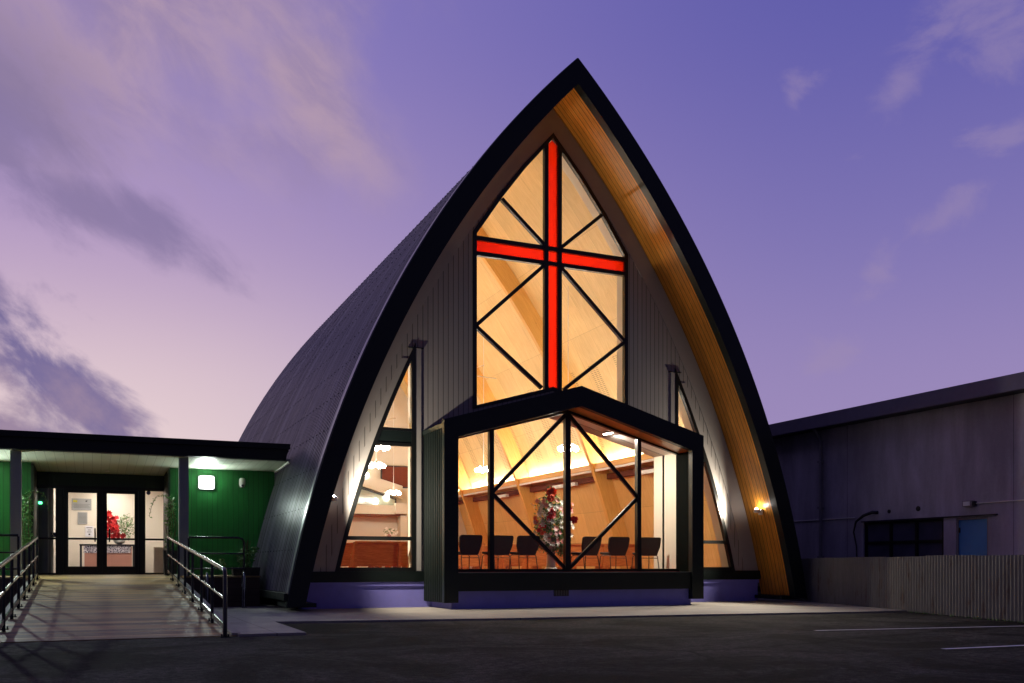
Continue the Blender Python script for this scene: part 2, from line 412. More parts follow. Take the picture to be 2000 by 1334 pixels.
# ------------------------------------------------------------------ ground
m = MB(); m.quad((-160, -120, 0), (190, -120, 0), (190, 240, 0), (-160, 240, 0)); m.build('car_park', M['asphalt'], kind='structure')
m = MB()
pth = [(1.88, 13.86), (2.82, 13.85), (2.87, 16.72), (6.65, 16.16), (9.98, 15.93), (14.62, 15.46), (16.05, 15.45), (17.35, 20.3), (18.0, 24), (1.88, 24)]
zp = .035
tris = tessellate_polygon([[Vector((x, y, 0)) for x, y in pth]])
m.v += [(x, y, zp) for x, y in pth]
for tr in tris: m.f.append(tr); m.uv.append(None)
for a, b_ in zip(pth, pth[1:] + pth[:1]): m.quad((a[0], a[1], 0.), (b_[0], b_[1], 0.), (b_[0], b_[1], zp), (a[0], a[1], zp))
m.build('footpath', M['concrete'], kind='structure')
for pts in (((10.11, 11.6), (14.3, 11.07)), ((9.29, 8.44), (14.1, 8.35))):
    (x0, y0), (x1, y1) = pts
    m = MB(); N = 30
    for k in range(N):
        a, c = k / N, (k + 1) / N
        xa, xb = x0 + (x1 - x0) * a, x0 + (x1 - x0) * c; ya, yb = y0 + (y1 - y0) * a, y0 + (y1 - y0) * c
        w1 = .045 + .004 * sin(k * 1.7); w2 = .045 + .004 * sin((k + 1) * 1.7)
        m.quad((xa, ya - w1, .004), (xb, yb - w2, .004), (xb, yb + w2, .004), (xa, ya + w1, .004))
    m.build('parking_line', M['paint'], kind='structure')

# ------------------------------------------------------------------ church
church = thing('church', 'tall pointed-arch church with black edge, timber soffit and a red cross window', 'church', (CX, YF, 0), world=True)
# roof skin with real ribs
def roof_side(side):
    m = MB(); n = 56
    A = arc('o', .10, .42, n, side=side); R = OR - .10
    prof = []   # (y, lift)
    y = 20.0; p = .19
    while y < YB:
        prof += [(y, 0), (y + .085, 0), (y + .105, .042), (y + .16, .042)]; y += p
    prof.append((y, 0))
    cols = []
    for (yy, h) in prof:
        i = len(m.v)
        for (x, z) in A:
            dx, dz = (x - (CX - side * OA)), z - OZ; L = math.hypot(dx, dz)
            m.v.append((x + dx / L * h, yy, z + dz / L * h))
        cols.append((i, yy))
    s_len = R * (math.acos(OA / R) - math.asin((.42 - OZ) / R))
    for (i, ya), (j, yb) in zip(cols, cols[1:]):
        for k in range(n):
            m.f.append((i + k, j + k, j + k + 1, i + k + 1))
            s0, s1 = s_len * k / n, s_len * (k + 1) / n
            m.uv.append(((ya, s0), (yb, s0), (yb, s1), (ya, s1)))
    o = m.build('roof', M['roof'], church)
    return o
roofL = roof_side(-1); roofR = roof_side(1)
def sub(o_parent):   # children of parts: parts already carry the offset
    return o_parent
# screws in rows along the roof
for side, par in ((-1, roofL), (1, roofR)):
    m = MB(); R = OR - .10
    for q in range(1, 17):
        ph = math.asin((.42 - OZ) / R) + q * .92 / R
        if ph > math.acos(OA / R) - .01: break
        y = 20.135
        while y < YB:
            x = CX + side * ((R + .043) * cos(ph) - OA); z = OZ + (R + .043) * sin(ph)
            e = Vector((side * cos(ph), 0, sin(ph))); tt = Vector((-side * sin(ph), 0, cos(ph)))
            c = Vector((x, y, z)); pts = []
            for dt, dy in ((-1, -1), (1, -1), (1, 1), (-1, 1)):
                pts.append(tuple(c + tt * dt * .012 + Vector((0, dy * .011, 0))))
            top = [tuple(Vector(p_) + e * .014) for p_ in pts]
            m.hexa(pts + top); y += .38
    o = m.build('roofing_screws', M['dark'], par, kind='stuff')
# barge / fascia
m = MB(); m.band(full('o', 0, .12, 44), full('i', .0, .17, 44), 19.85, 20.08); fascia = m.build('arch_fascia', M['black'], church)
m = MB(); m.band(full('o', -.02, .40, 44), full('o', .12, .40, 44), 19.90, 20.14); m.build('barge_capping', M['flash_highlight'], church)
# thin timber soffit
def ribbon(mb, kind, d, z0, y0, y1, side, n=44, z1=None, ny=1):
    A = arc(kind, d, z0, n, z1=z1, side=side)
    s = [0]
    for a, b_ in zip(A, A[1:]): s.append(s[-1] + math.hypot(a[0] - b_[0], a[1] - b_[1]))
    for k in range(n):
        mb.quad((A[k][0], y0, A[k][1]), (A[k][0], y1, A[k][1]), (A[k + 1][0], y1, A[k + 1][1]), (A[k + 1][0], y0, A[k + 1][1]),
                ((y0, s[k]), (y1, s[k]), (y1, s[k + 1]), (y0, s[k + 1])))
for side in (-1, 1):
    m = MB(); ribbon(m, 'i', -.012, .21, 20.0, YF + .05, side); ribbon(m, 'i', -.04, .21, 20.0, YF + .05, side)
    m.build('timber_soffit', M['soffit'], church)
# soffit closing board at the foot
for side in (-1, 1):
    x0 = CX + side * 6.05; x1 = CX + side * 6.62
    MB().box(min(x0, x1), max(x0, x1), 20.06, YF + .2, .12, .205).build('soffit_foot', M['black'], church)
# eave gutters, along both sides
for side in (-1, 1):
    xa, xb = sorted((CX + side * 6.62, CX + side * 6.74))
    MB().box(xa, xb, 19.95, YB, .27, .42).build('eave_gutter', M['black'], church)
    xa, xb = sorted((CX + side * 6.1, CX + side * 6.3))
    MB().box(xa, xb, YF + .3, YB, 0, .8).build('footing', M['deckside'], church)

# --- openings
def side_poly(side, grow=0.):
    """glass outline of the tapering side window, grown by `grow`"""
    e = .87 - grow; xi = 3.62 - grow * side * 0 - grow
    pts = []
    z0 = .95 - grow
    # highest point: where arc meets inner upright
    zt = z0
    while hw_in(zt) - e > xi: zt += .01
    n = 16
    for k in range(n + 1):
        z = z0 + (zt - z0) * k / n; pts.append((hw_in(z) - e, z))
    pts.append((xi, z0))
    return [(CX + side * x, z) for x, z in pts]
def cross_poly(grow=0.):
    L = [(-2.01, 4.79), (-2.01, 8.85), (-1.36, 9.80), (-.75, 10.60), (0, 11.46)]
    g = grow
    L = [(-2.01 - g, 4.79 - g), (-2.01 - g, 8.85 + g * .4), (-1.36 - g * .8, 9.80 + g * .6), (-.75 - g * .8, 10.60 + g * .6), (0, 11.46 + g * 1.3)]
    pts = [(CX + x, z) for x, z in L] + [(CX - x, z) for x, z in L[:-1][::-1]]
    return pts + [(CX, 5.37 - g)]
def bay_hole(): return [(CX - 3.2, .85), (CX - 3.2, 3.84), (CX, 4.72), (CX + 3.2, 3.84), (CX + 3.2, .85)]
outer = [(CX - 6.2, .6)] + full('i', -.03, .6, 40)[1:-1] + [(CX + 6.2, .6)]
MB().plate([outer, cross_poly(.09), side_poly(1, .09), side_poly(-1, .09), bay_hole()], YF, YF + .09).build('gable_wall', M['clad'], church)
MB().plate([outer, cross_poly(.075), side_poly(1, .075), side_poly(-1, .075), bay_hole()], YF + .1, YF + .5).build('inner_gable_wall', M['cream'], church)
# curved border boards
for side in (-1, 1):
    MB().band(arc('i', 0, .86, 40, side=side), arc('i', .42, .86, 40, z1=top_in(.42) - .001, side=side), YF - .016, YF + .02).build('curved_border_board', M['cladtrim'], church)
    # smooth board beside the sloping window edge
    A = [(CX + side * (hw_in(z) - .77), z) for z in [.86 + (5.75 - .86) * k / 20 for k in range(21)]]
    B = [(CX + side * (hw_in(z) - .62), z) for z in [.86 + (5.75 - .86) * k / 20 for k in range(21)]]
    MB().band(A, B, YF - .012, YF + .02).build('sloping_trim_board', M['cladtrim'], church)
    xa, xb = sorted((CX + side * 3.39, CX + side * 3.545))
    p = MB().box(xa, xb, YF - .024, YF + .03, .87, 6.0).build('pilaster', M['cladtrim'], church)
    xa, xb = sorted((CX + side * 3.33, CX + side * 3.70))
    MB().box(xa, xb, YF - .035, YF + .03, 6.0, 6.02).build('pilaster_cap', M['black'], church)
# plinth of the gable wall
m = MB().box(CX - 6.15, CX + 6.15, YF - .02, YF + .45, 0, .53); m.build('plinth', M['plinth'], church)
MB().box(CX - 6.17, CX + 6.17, YF - .05, YF + .43, .53, .62).build('plinth_cap', M['plinth'], church)
MB().box(CX - 6.22, CX + 6.22, YF - .07, YF + .44, .62, .86).build('sill_board', M['black'], church)

# --- cross window
def closed_frame(poly_out, poly_in, y0, y1): return MB().plate([poly_out, poly_in], y0, y1)
cw = closed_frame(cross_poly(.1), cross_poly(0.), YF - .03, YF + .09).build('cross_window', M['frame'], church)
y0, y1 = YF - .028, YF + .085
for s_ in (-1, 1):
    P = [(s_ * .128, 5.3), (s_ * .235, 5.27), (s_ * .235, 11.22), (s_ * .128, 11.34)]
    MB().hexa([(CX + x, y0, z) for x, z in P] + [(CX + x, y1, z) for x, z in P]).build('mullion', M['frame'], cw)
for a, c in ((8.695, 8.80), (8.335, 8.435)):
    for (xa, xb) in ((-2.02, -.23), (-.13, .13), (.23, 2.02)): MB().box(CX + xa, CX + xb, y0 + .003, y1 - .003, a, c).build('cross_bar', M['frame'], cw)
for s_ in (-1, 1):
    for p, q in (((1.36, 9.78), (.24, 8.83)), ((.24, 8.32), (2.02, 6.68)), ((2.02, 6.66), (.3, 5.33))):
        MB().bar((CX + s_ * p[0], p[1]), (CX + s_ * q[0], q[1]), .085, y0 + .006, y1 - .006).build('diagonal_glazing_bar', M['frame'], cw)
G = YF + .04
for s_ in (-1, 1):
    for P in (((.2, 8.78), (2.01, 8.78), (1.36, 9.80), (.75, 10.60), (.2, 11.24)), ((.2, 5.3), (2.01, 4.79), (2.01, 8.36), (.2, 8.36))):
        m = MB(); m.face([(CX + s_ * x, G, z) for x, z in P]); m.build('clear_pane', M['glass'], cw)
RP = [((-.13, 8.79), (.13, 8.79), (.13, 11.31), (.0, 11.43), (-.13, 11.31)), ((-.13, 8.42), (.13, 8.42), (.13, 8.71), (-.13, 8.71)), ((-.13, 5.33), (.13, 5.33), (.13, 8.35), (-.13, 8.35))]
for s_ in (-1, 1): RP.append([(s_ * x, z) for x, z in ((.22, 8.42), (2.01, 8.42), (2.01, 8.71), (.22, 8.71))])
for P in RP:
    m = MB(); m.face([(CX + x, G, z) for x, z in P]); m.build('red_pane', M['redglass'], cw)['label'] = 'red glass of the cross'
# --- side windows
for side in (-1, 1):
    f = closed_frame(side_poly(side, .1), side_poly(side, 0.), YF - .03, YF + .09).build('side_window', M['frame'], church)
    for z0, z1 in ((3.73, 3.8), (4.07, 4.14), (1.57, 1.655)):
        xa, xb = sorted((CX + side * 3.6, CX + side * (hw_in(z0) - .86))); MB().box(xa, xb, YF - .026, YF + .086, z0, z1).build('transom', M['frame'], f)
    a, b_ = hw_in(3.8) - .87, hw_in(4.07) - .87
    MB().plate([[(CX + side * 3.61, 3.79), (CX + side * a, 3.79), (CX + side * b_, 4.08), (CX + side * 3.61, 4.08)]], YF - .01, YF + .08).build('spandrel_panel', M['black'], f)
    P = side_poly(side, .01)
    m = MB(); m.face([(x, G, z) for x, z in P]); m.build('pane', M['glass'], f)

# --- bay
PT = lambda w, z0, ze, za: [(CX - w, z0), (CX - w, ze), (CX, za), (CX + w, ze), (CX + w, z0)]
m = MB(); m.plate([PT(3.36, .18, 4.17, 5.14) + PT(3.03, .18, 3.80, 4.67)[::-1]], 19.68, 19.84)
portal = m.build('bay_portal_frame', M['black'], church)
# raking boards from portal back to the wall
m = MB()
for s_ in (-1, 1):
    P = [(s_ * 3.36, 4.10), (0, 5.06), (0, 4.96), (s_ * 3.36, 4.0)]
    m.hexa([(CX + x, 19.84, z) for x, z in P] + [(CX + x, YF, z) for x, z in P])
m.build('bay_roof', M['black'], church)
m = MB()
for s_ in (-1, 1):
    P = [(s_ * 3.1, 3.83), (0, 4.72), (0, 4.69), (s_ * 3.1, 3.80)]
    m.hexa([(CX + x, 19.842, z) for x, z in P] + [(CX + x, 20.4, z) for x, z in P])
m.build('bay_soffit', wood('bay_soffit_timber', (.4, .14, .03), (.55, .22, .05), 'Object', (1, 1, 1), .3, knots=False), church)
for s_ in (-1, 1):   # ribbed side walls
    m = MB(); y = 19.84
    xo = 3.30; n = 0
    while y < YF - .01:
        h = (0, .03, .03, 0)
        ys = (y, y + .02, y + .06, y + .08, min(y + .125, YF))
        hs = (0, .035, .035, 0, 0)
        for (ya, ha), (yb, hb) in zip(zip(ys, hs), list(zip(ys, hs))[1:]):
            m.quad((CX + s_ * (xo + ha), ya, .18), (CX + s_ * (xo + hb), yb, .18), (CX + s_ * (xo + hb), yb, 4.05), (CX + s_ * (xo + ha), ya, 4.05))
        y += .125
    sw = m.build('bay_side_wall', M['greenmetal'], church)
    xa, xb = sorted((CX + s_ * 3.2, CX + s_ * 3.28)); MB().box(xa, xb, 20.5, YF + .1, .85, 3.93).build('bay_side_lining', M['cream'], church)
    xa, xb = sorted((CX + s_ * 3.10, CX + s_ * 3.26)); MB().box(xa, xb, 19.845, 20.5, .83, 3.9).build('bay_reveal', M['matt'], church)
m = MB()
for s_ in (-1, 1):
    P = [(s_ * 3.2, 3.9), (0, 4.78), (0, 4.72), (s_ * 3.2, 3.84)]
    m.hexa([(CX + x, 20.5, z) for x, z in P] + [(CX + x, YF + .5, z) for x, z in P])
m.build('bay_ceiling', M['whitep'], church)
MB().box(CX - 3.029, CX + 3.029, 19.74, 20.55, .43, .83).build('bay_sill_beam', M['black'], church)
MB().box(CX - 3.22, CX + 3.22, 20.3, YF + .3, .5, .849).build('bay_floor', M['carpet'], church)
MB().box(CX - 3.12, CX + 3.12, 19.88, YF, 0, .431).build('bay_plinth', M['plinth'], church)
m = MB(); m.box(CX - .62, CX - .24, 19.865, 19.885, .29, .43)
vg = m.build('vent_grille', M['dark'], church)
m = MB()
for k in range(9): m.box(CX - .61 + k * .042, CX - .596 + k * .042, 19.855, 19.866, .3, .42)
m.build('grille_bars', M['dull'], vg)
MB().box(CX - 3.03, CX + 3.03, 19.73, 19.80, .832, .842).build('bay_sill_highlight', M['flash_highlight'], church)  # thin pale strip added as the highlight along the top of the sill beam
# bay window
YW = 20.42
bw = MB().plate([PT(3.3, .83, 3.86, 4.75), PT(3.12, .915, 3.76, 4.62)], YW - .03, YW + .07).build('bay_window', M['frame'], church)
for x, w, zt in ((-1.956, .055, 4.12), (0, .07, 4.62), (1.956, .055, 4.12)): MB().box(CX + x - w, CX + x + w, YW - .05, YW + .08, .9, zt).build('mullion', M['frame'], bw)
for s_ in (-1, 1):
    for p, q in (((.06, 4.56), (1.93, 2.67)), ((1.93, 2.65), (.06, .93))):
        MB().bar((CX + s_ * p[0], p[1]), (CX + s_ * q[0], q[1]), .085, YW - .02, YW + .05).build('diagonal_glazing_bar', M['frame'], bw)
m = MB(); m.face([(x, YW + .02, z) for x, z in PT(3.13, .9, 3.77, 4.63)]); m.build('pane', M['glass'], bw)

# --- hall inside
MB().box(CX - 6.3, CX + 6.3, YF + .02, YB, .7, .85).build('hall_floor', M['carpet'], church)
for side in (-1, 1):
    m = MB(); ribbon(m, 'i', .12, 3.95, YF + .5, YB - .2, side, 36); m.build('plywood_lining', M['ply'], church)
    m = MB(); ribbon(m, 'i', .12, .85, YF + .5, YB - .2, side, 16, z1=3.95); m.build('lower_wall_lining', M['plylow'], church)
for y in (27.4, 33.4, 39.4):
    m = MB()
    for side in (-1, 1):
        A = arc('i', .119, .85, 40, side=side); B = arc('i', .66, .85, 40, side=side)
        sl = [0]
        for a, b_ in zip(A, A[1:]): sl.append(sl[-1] + math.hypot(a[0] - b_[0], a[1] - b_[1]))
        ya, yb = y, y + .17
        for k in range(40):
            u0, u1 = sl[k], sl[k + 1]
            for yy, o_ in ((ya, 0), (yb, 5)):
                m.quad((A[k][0], yy, A[k][1]), (A[k + 1][0], yy, A[k + 1][1]), (B[k + 1][0], yy, B[k + 1][1]), (B[k][0], yy, B[k][1]),
                       ((0 + o_, u0), (0 + o_, u1), (.55 + o_, u1), (.55 + o_, u0)))
            m.quad((B[k][0], ya, B[k][1]), (B[k + 1][0], ya, B[k + 1][1]), (B[k + 1][0], yb, B[k + 1][1]), (B[k][0], yb, B[k][1]),
                   ((9., u0), (9., u1), (9.17, u1), (9.17, u0)))
    m.build('timber_arch', M['glulam'], church)
for side in (-1, 1):
    for ya, yb in ((YF + .52, 27.38), (27.6, 33.38), (33.6, 39.38), (39.6, YB - .25)):
        xw = hw_in(4.2, .12)
        xa, xb = sorted((CX + side * (xw - .47), CX + side * (xw + .02)))
        led = MB().box(xa, xb, ya, yb, 4.13, 4.24)
        xa, xb = sorted((CX + side * (xw - .50), CX + side * (xw - .46))); led.box(xa, xb, ya, yb, 4.10, 4.28)
        led = led.build('cornice_shelf', M['glulam'], church)
        xa, xb = sorted((CX + side * (xw - .49), CX + side * (xw - .42)))
        MB().box(xa, xb, ya + .01, yb - .01, 4.02, 4.09).build('white_batten', M['whitep'], led)
        xa, xb = sorted((CX + side * (xw - .16), CX + side * (xw - .10)))
        MB().box(xa, xb, ya + .1, yb - .1, 4.245, 4.275).build('light_strip', M['cove'], led)
        xa, xb = sorted((CX + side * (xw - .05), CX + side * (xw + .1)))
        MB().box(xa, xb, ya, yb, 3.79, 3.97).build('dark_red_rail', M['redboard'], led)
# end wall of the hall with gallery
endw = MB().plate([[(CX - 6.1, .6)] + full('i', .1, .6, 30)[1:-1] + [(CX + 6.1, .6)]], YB - .2, YB).build('end_wall', M['cream'], church)
m = MB().box(CX - 4.5, CX + 1.95, 41.2, YB - .2, 3.2, 3.66); m.box(CX + 1.95, CX + 2.5, 41.0, YB - .2, 3.28, 3.75)
gal = m.build('gallery_bulkhead', M['cream'], church)
m = MB().box(CX - 4.5, CX + 2.45, 41.1, 41.2, 3.2, 3.25); m.build('dark_trim', M['redboard'], gal)
MB().box(CX + 2.2, CX + 2.5, 41.1, 41.6, .85, 3.28).build('gallery_column', M['cream'], church)
m = MB().plate([[(CX - 3.0, 3.66), (CX - 3.0, 5.35), (CX + 2.02, 3.92), (CX + 2.02, 3.66)]], 41.3, 41.33)
gg = m.build('gallery_glass', plain('pale_green_glass', (.3, .34, .27), .15, var=.05), church)
m = MB(); m.bar((CX - 3.0, 5.37), (CX + 2.05, 3.93), .07, 41.27, 41.36); m.box(CX + 1.99, CX + 2.06, 41.27, 41.36, 3.66, 3.95); m.build('glass_frame', M['dark'], gg)
m = MB().plate([[(CX - 3.0, 5.5), (CX - 3.0, 6.1), (CX + 2.4, 4.55), (CX + 2.4, 3.95)]], 41.45, 41.8); m.build('sloping_bulkhead', M['cream'], church)
for x, z, yy in ((11.07, 4.98, 41.43), (11.95, 4.0, 41.26), (11.45, 3.82, 41.26)):
    m = MB(); m.tube([(x, yy, z), (x, yy - .02, z)], .12, 16); m.build('downlight', M['down'], gg)
clean_later = True
# back gable outside
MB().plate([[(CX - 6.2, 0.)] + full('o', .2, .6, 30)[1:-1] + [(CX + 6.2, 0.)]], YB + .01, YB + .14).build('rear_gable_wall', M['clad'], church)

# ------------------------------------------------------------------ things in the hall
t_ = thing('wall_panel', 'dark red-brown screen hung high on the cream end wall seen through the left window', 'screen', (12.55, 41.7, 4.53), world=True)
MB().box(11.88, 13.25, 41.66, 41.78, 4.53, 5.42).build('panel', M['redboard'], t_)
MB().box(11.83, 13.3, 41.70, 41.79, 4.48, 5.47).build('surround', M['dark'], t_)

def chandelier():
    t = thing('chandelier', '', 'chandelier', (0, 0, 0), group='pendant chandeliers in the hall')
    m = MB().tube([(0, 0, .12), (0, 0, 6.)], .008, 6); m.build('cord', M['whitep'], t)
    m = MB().lathe([(.03, -.05), (.07, 0), (.05, .12), (.02, .16)], n=12)
    for k in range(6):
        a = k * pi / 3; m.tube([(.04 * cos(a), .04 * sin(a), .05), (.16 * cos(a), .16 * sin(a), .12), (.25 * cos(a), .25 * sin(a), .06)], .01, 6)
    m.build('arms', M['silver'], t)
    for k in range(6):
        a = k * pi / 3
        MB().ball((.25 * cos(a), .25 * sin(a), -.02), .085, 12, .8).build('globe', M['bulb'], t, smooth=True)
    return t
c0 = chandelier()
spots = [(12.7, 25.0, 4.41, 'lit chandelier beside the central mullion of the bay window'),
         (12.7, 31.6, 4.39, 'lit chandelier seen just left of the left bay mullion, above the shelf light'),
         (8.05, 28.6, 4.62, 'highest lit chandelier at the top of the lower left window'),
         (8.9, 32.0, 4.42, 'lit chandelier right under the highest one in the left window'),
         (11.6, 39.0, 4.05, 'small low chandelier hanging in front of the dark screen in the left window')]
for i, (x, y, z, l) in enumerate(spots):
    if i == 0: c0.location = (x, y, z); c0['label'] = l
    else: c = dup(c0, (x, y, z), rz=.3 * i, label=l)
# shorten cords so they end at the lining: each chandelier gets its own cord length
for o in bpy.data.objects:
    if o.name.startswith('cord') and o.parent and o.parent.name.startswith('chandelier'):
        p = o.parent; z = p.location.z; x = abs(p.location.x - CX)
        zz = z
        while zz < 12 and hw_in(zz, .14) > x: zz += .02
        o.scale = (1, 1, (zz - z) / 6.)

def fan():
    t = thing('ceiling_fan', '', 'ceiling fan', (0, 0, 0), group='white ceiling fans')
    MB().tube([(0, 0, .05), (0, 0, 3.9)], .02, 8).build('rod', M['whitep'], t)
    MB().lathe([(.05, -.08), (.16, -.06), (.18, .05), (.06, .12)], n=18).build('motor', M['whitep'], t, smooth=True)
    for k in range(4):
        a = k * pi / 2 + .2; m = MB(); ca, sa = cos(a), sin(a)
        P = [(.15, -.05, .0), (1.42, -.06, .0), (1.42, .06, .05), (.15, .05, .04)]
        q = [(x * ca - y * sa, x * sa + y * ca, z) for x, y, z in P]
        m.hexa(q + [(x, y, z + .012) for x, y, z in q]); m.build('blade', M['whitep'], t)
    return t
f0 = fan(); f0.location = (CX, 27.9, 6.9); f0['label'] = 'white ceiling fan whose blades show at the lower left of the cross window'
dup(f0, (CX, 38.6, 6.9), .5, 'farther white ceiling fan whose blades show in the upper left side window')

def chair():
    t = thing('stacking_chair', '', 'chair', (0, 0, 0), group='dark chairs in the bay window')
    # back panel: rounded slab, slightly tapered, leaning back (towards -Y)
    m = MB(); n = 6; w0, w1 = .225, .295; pts = []
    out = [(-w0, .40), (-w1 + .005, .62)]
    for k in range(n + 1): a = pi - k * pi / 2 / n; out.append((-w1 + .06 + .06 * cos(a), .80 + .06 * sin(a)))
    for k in range(n + 1): a = pi / 2 - k * pi / 2 / n; out.append((w1 - .06 + .06 * cos(a), .80 + .06 * sin(a)))
    out += [(w1 - .005, .62), (w0, .40)]
    m.plate([out], -.03, .03)
    m.v = [(x, y - (z - .4) * .22 - .20, z) for x, y, z in m.v]
    m.build('backrest', M['chair'], t)
    m = MB(); m.hexa([(-.23, -.2, .40), (.23, -.2, .40), (.24, .24, .42), (-.24, .24, .42), (-.235, -.2, .47), (.235, -.2, .47), (.245, .25, .48), (-.245, .25, .48)])
    o = m.build('seat', M['chair'], t)
    bv = o.modifiers.new('b', 'BEVEL'); bv.width = .02; bv.segments = 3
    for s_ in (-1, 1):
        MB().tube([(s_ * .21, -.22, .40), (s_ * .235, -.24, .37), (s_ * .25, -.30, .0)], .0125, 8).build('leg', M['chairleg'], t, smooth=True)
        MB().tube([(s_ * .2, .2, .40), (s_ * .235, .22, .37), (s_ * .25, .26, .0)], .0125, 8).build('leg', M['chairleg'], t, smooth=True)
    m = MB().tube([(-.23, -.25, .33), (.23, -.25, .33)], .009, 8); m.tube([(-.21, -.21, .4), (.21, -.21, .4)], .0125, 8); m.tube([(-.21, -.21, .4), (-.21, .2, .4)], .011, 8); m.tube([(.21, -.21, .4), (.21, .2, .4)], .011, 8)
    m.build('seat_frame', M['chairleg'], t, smooth=True)
    return t
ch0 = chair()
cs = [(8.22, 'dark chair at the far left of the bay, left of the left mullion'), (9.02, 'dark chair partly behind the left mullion of the bay'),
      (9.72, 'dark chair immediately left of the flower pedestal'), (11.42, 'dark chair immediately right of the flower pedestal, behind the diagonal bar'),
      (12.22, 'dark chair just left of the right mullion of the bay'), (13.05, 'dark chair at the far right against the cream wall')]
for i, (x, l) in enumerate(cs):
    x = x - .13 if x < 13 else x
    rz = .14 if x < 10 else .1
    if i == 0: ch0.location = (x, 21.3, .85); ch0['label'] = l; ch0.rotation_euler.z = rz
    else: dup(ch0, (x, 21.3 + .03 * (i % 2), .85), rz + (0, .1, -.09, .13, -.05, -.16)[i], l)

def pew(w):
    t = thing('pew', '', 'pew', (0, 0, 0), group='timber pews in the hall')
    MB().hexa([(-w, -.06, .12), (w, -.06, .12), (w, .0, .12), (-w, .0, .12), (-w, -.16, .72), (w, -.16, .72), (w, -.12, .72), (-w, -.12, .72)]).build('backrest', M['pew'], t)
    MB().box(-w, w, -.2, -.09, .72, .765).build('top_rail', M['pew'], t)
    MB().box(-w, w, 0, .42, .40, .44).build('seat', M['pew'], t)
    for x in (-w, -w / 3, w / 3, w):
        MB().hexa([(x - .04, -.12, 0), (x + .04, -.12, 0), (x + .04, .4, 0), (x - .04, .4, 0), (x - .04, -.22, .74), (x + .04, -.22, .74), (x + .04, -.08, .74), (x - .04, -.08, .74)]).build('end_panel', M['pew'], t)
    return t
p0 = pew(1.75)
k = 0
for row, y in enumerate((24.2, 26.0, 29.0, 31.0)):
    for cx_, nm in ((7.9, 'left'), (12.8, 'right')):
        l = f'orange timber pew in the {nm} block of the hall, row {["nearest to the bay", "second from the bay", "third from the bay", "farthest back"][row]}'
        if k == 0: p0.location = (cx_, y, .85); p0['label'] = l
        else: dup(p0, (cx_, y, .85), 0, l)
        k += 1
t_ = thing('timber_lectern', 'slanted orange timber lectern seen low in the right side window', 'lectern', (14.7, 22.3, .85), world=True)
MB().hexa([(14.35, 22.1, .85), (14.8, 22.1, .85), (14.8, 22.6, .85), (14.35, 22.6, .85), (14.3, 22.05, 1.5), (15.02, 22.05, 1.5), (15.02, 22.65, 1.5), (14.3, 22.65, 1.5)]).build('body', M['pew'], t_)
MB().box(14.25, 15.06, 22.0, 22.7, 1.5, 1.55).build('top', M['pew'], t_)
for y in (24.3, 30.3, 36.3):
    xw = CX + hw_in(3.9, .12)
    o = thing('wall_heater', {24.3: 'long white heater under the shelf light at the right end of the bay window', 30.3: 'long white heater under the shelf light above the flowers', 36.3: 'long white heater under the shelf light at the left of the bay window'}[y], 'heater', (xw - .2, y, 3.8), group='wall heaters under the cornice', world=True)
    MB().box(xw - .28, xw - .16, y - .9, y + .9, 3.74, 3.86).build('casing', M['whitep'], o)
    MB().box(xw - .285, xw - .275, y - .8, y + .8, 3.77, 3.83).build('reflector', M['silver'], o)

# flowers
def leaves(m, c, rad, n, size, squash=(1, 1, 1), rnd=random, shell=.3, droop=0.):
    for _ in range(n):
        d = Vector((rnd.gauss(0, 1), rnd.gauss(0, 1), rnd.gauss(0, 1))).normalized()
        r = rad * (shell + (1 - shell) * rnd.random() ** .6)
        p = Vector((c[0] + d.x * r * squash[0], c[1] + d.y * r * squash[1], c[2] + d.z * r * squash[2] - droop * rnd.random()))
        a = Vector((rnd.gauss(0, 1), rnd.gauss(0, 1), rnd.gauss(0, .7))).normalized(); b_ = a.cross(d + Vector((0, 0, .01))).normalized()
        s_ = size * (.6 + .8 * rnd.random()); e = a.cross(b_) * s_ * .15
        m.face([tuple(p - a * s_ * .5), tuple(p + b_ * s_ * .28 + e), tuple(p + a * s_ * .5), tuple(p - b_ * s_ * .28 + e)])
def bloom(m, c, d, r, n=7):
    d = Vector(d).normalized(); a = d.orthogonal().normalized(); b_ = d.cross(a); c = Vector(c)
    for k in range(n):
        t0 = 2 * pi * k / n + .2; e = a * cos(t0) + b_ * sin(t0); s_ = d.cross(e)
        m.face([tuple(c), tuple(c + e * r * .6 + s_ * r * .25 + d * r * .25), tuple(c + e * r + d * r * .35), tuple(c + e * r * .6 - s_ * r * .25 + d * r * .25)])
rnd = random.Random(3)
FX, FY, FZ = 10.52, 21.65, 0.85
t_ = thing('flower_pedestal', 'white pedestal below the big flower arrangement in the bay', 'pedestal', (FX, FY, FZ))
MB().lathe([(.2, 0), (.2, .04), (.12, .1), (.10, .5), (.13, .56), (.16, .6)], n=20).build('column', M['whitep'], t_, smooth=True)
MB().lathe([(.19, .6), (.19, .63), (.05, .635)], n=20).build('top', M['whitep'], t_)
fl = thing('flower_arrangement', 'tall arrangement of white and red flowers with trailing ivy on the pedestal', 'flowers', (FX, FY, FZ + .62))
MB().lathe([(.08, .015), (.13, .08), (.15, .2), (.13, .22)], n=18).build('bowl', M['dull'], fl, smooth=True)
m = MB()
leaves(m, (0, 0, .5), .52, 900, .085, (.95, .6, .85), rnd); leaves(m, (-.03, 0, 1.0), .4, 300, .09, (1.0, .6, 1.05), rnd); leaves(m, (-.05, 0, 1.38), .12, 50, .08, (.8, .7, 1.3), rnd)
leaves(m, (.28, -.05, .1), .3, 380, .075, (.8, .6, 1.2), rnd); leaves(m, (-.25, -.05, .08), .26, 260, .075, (1, .6, 1.0), rnd)
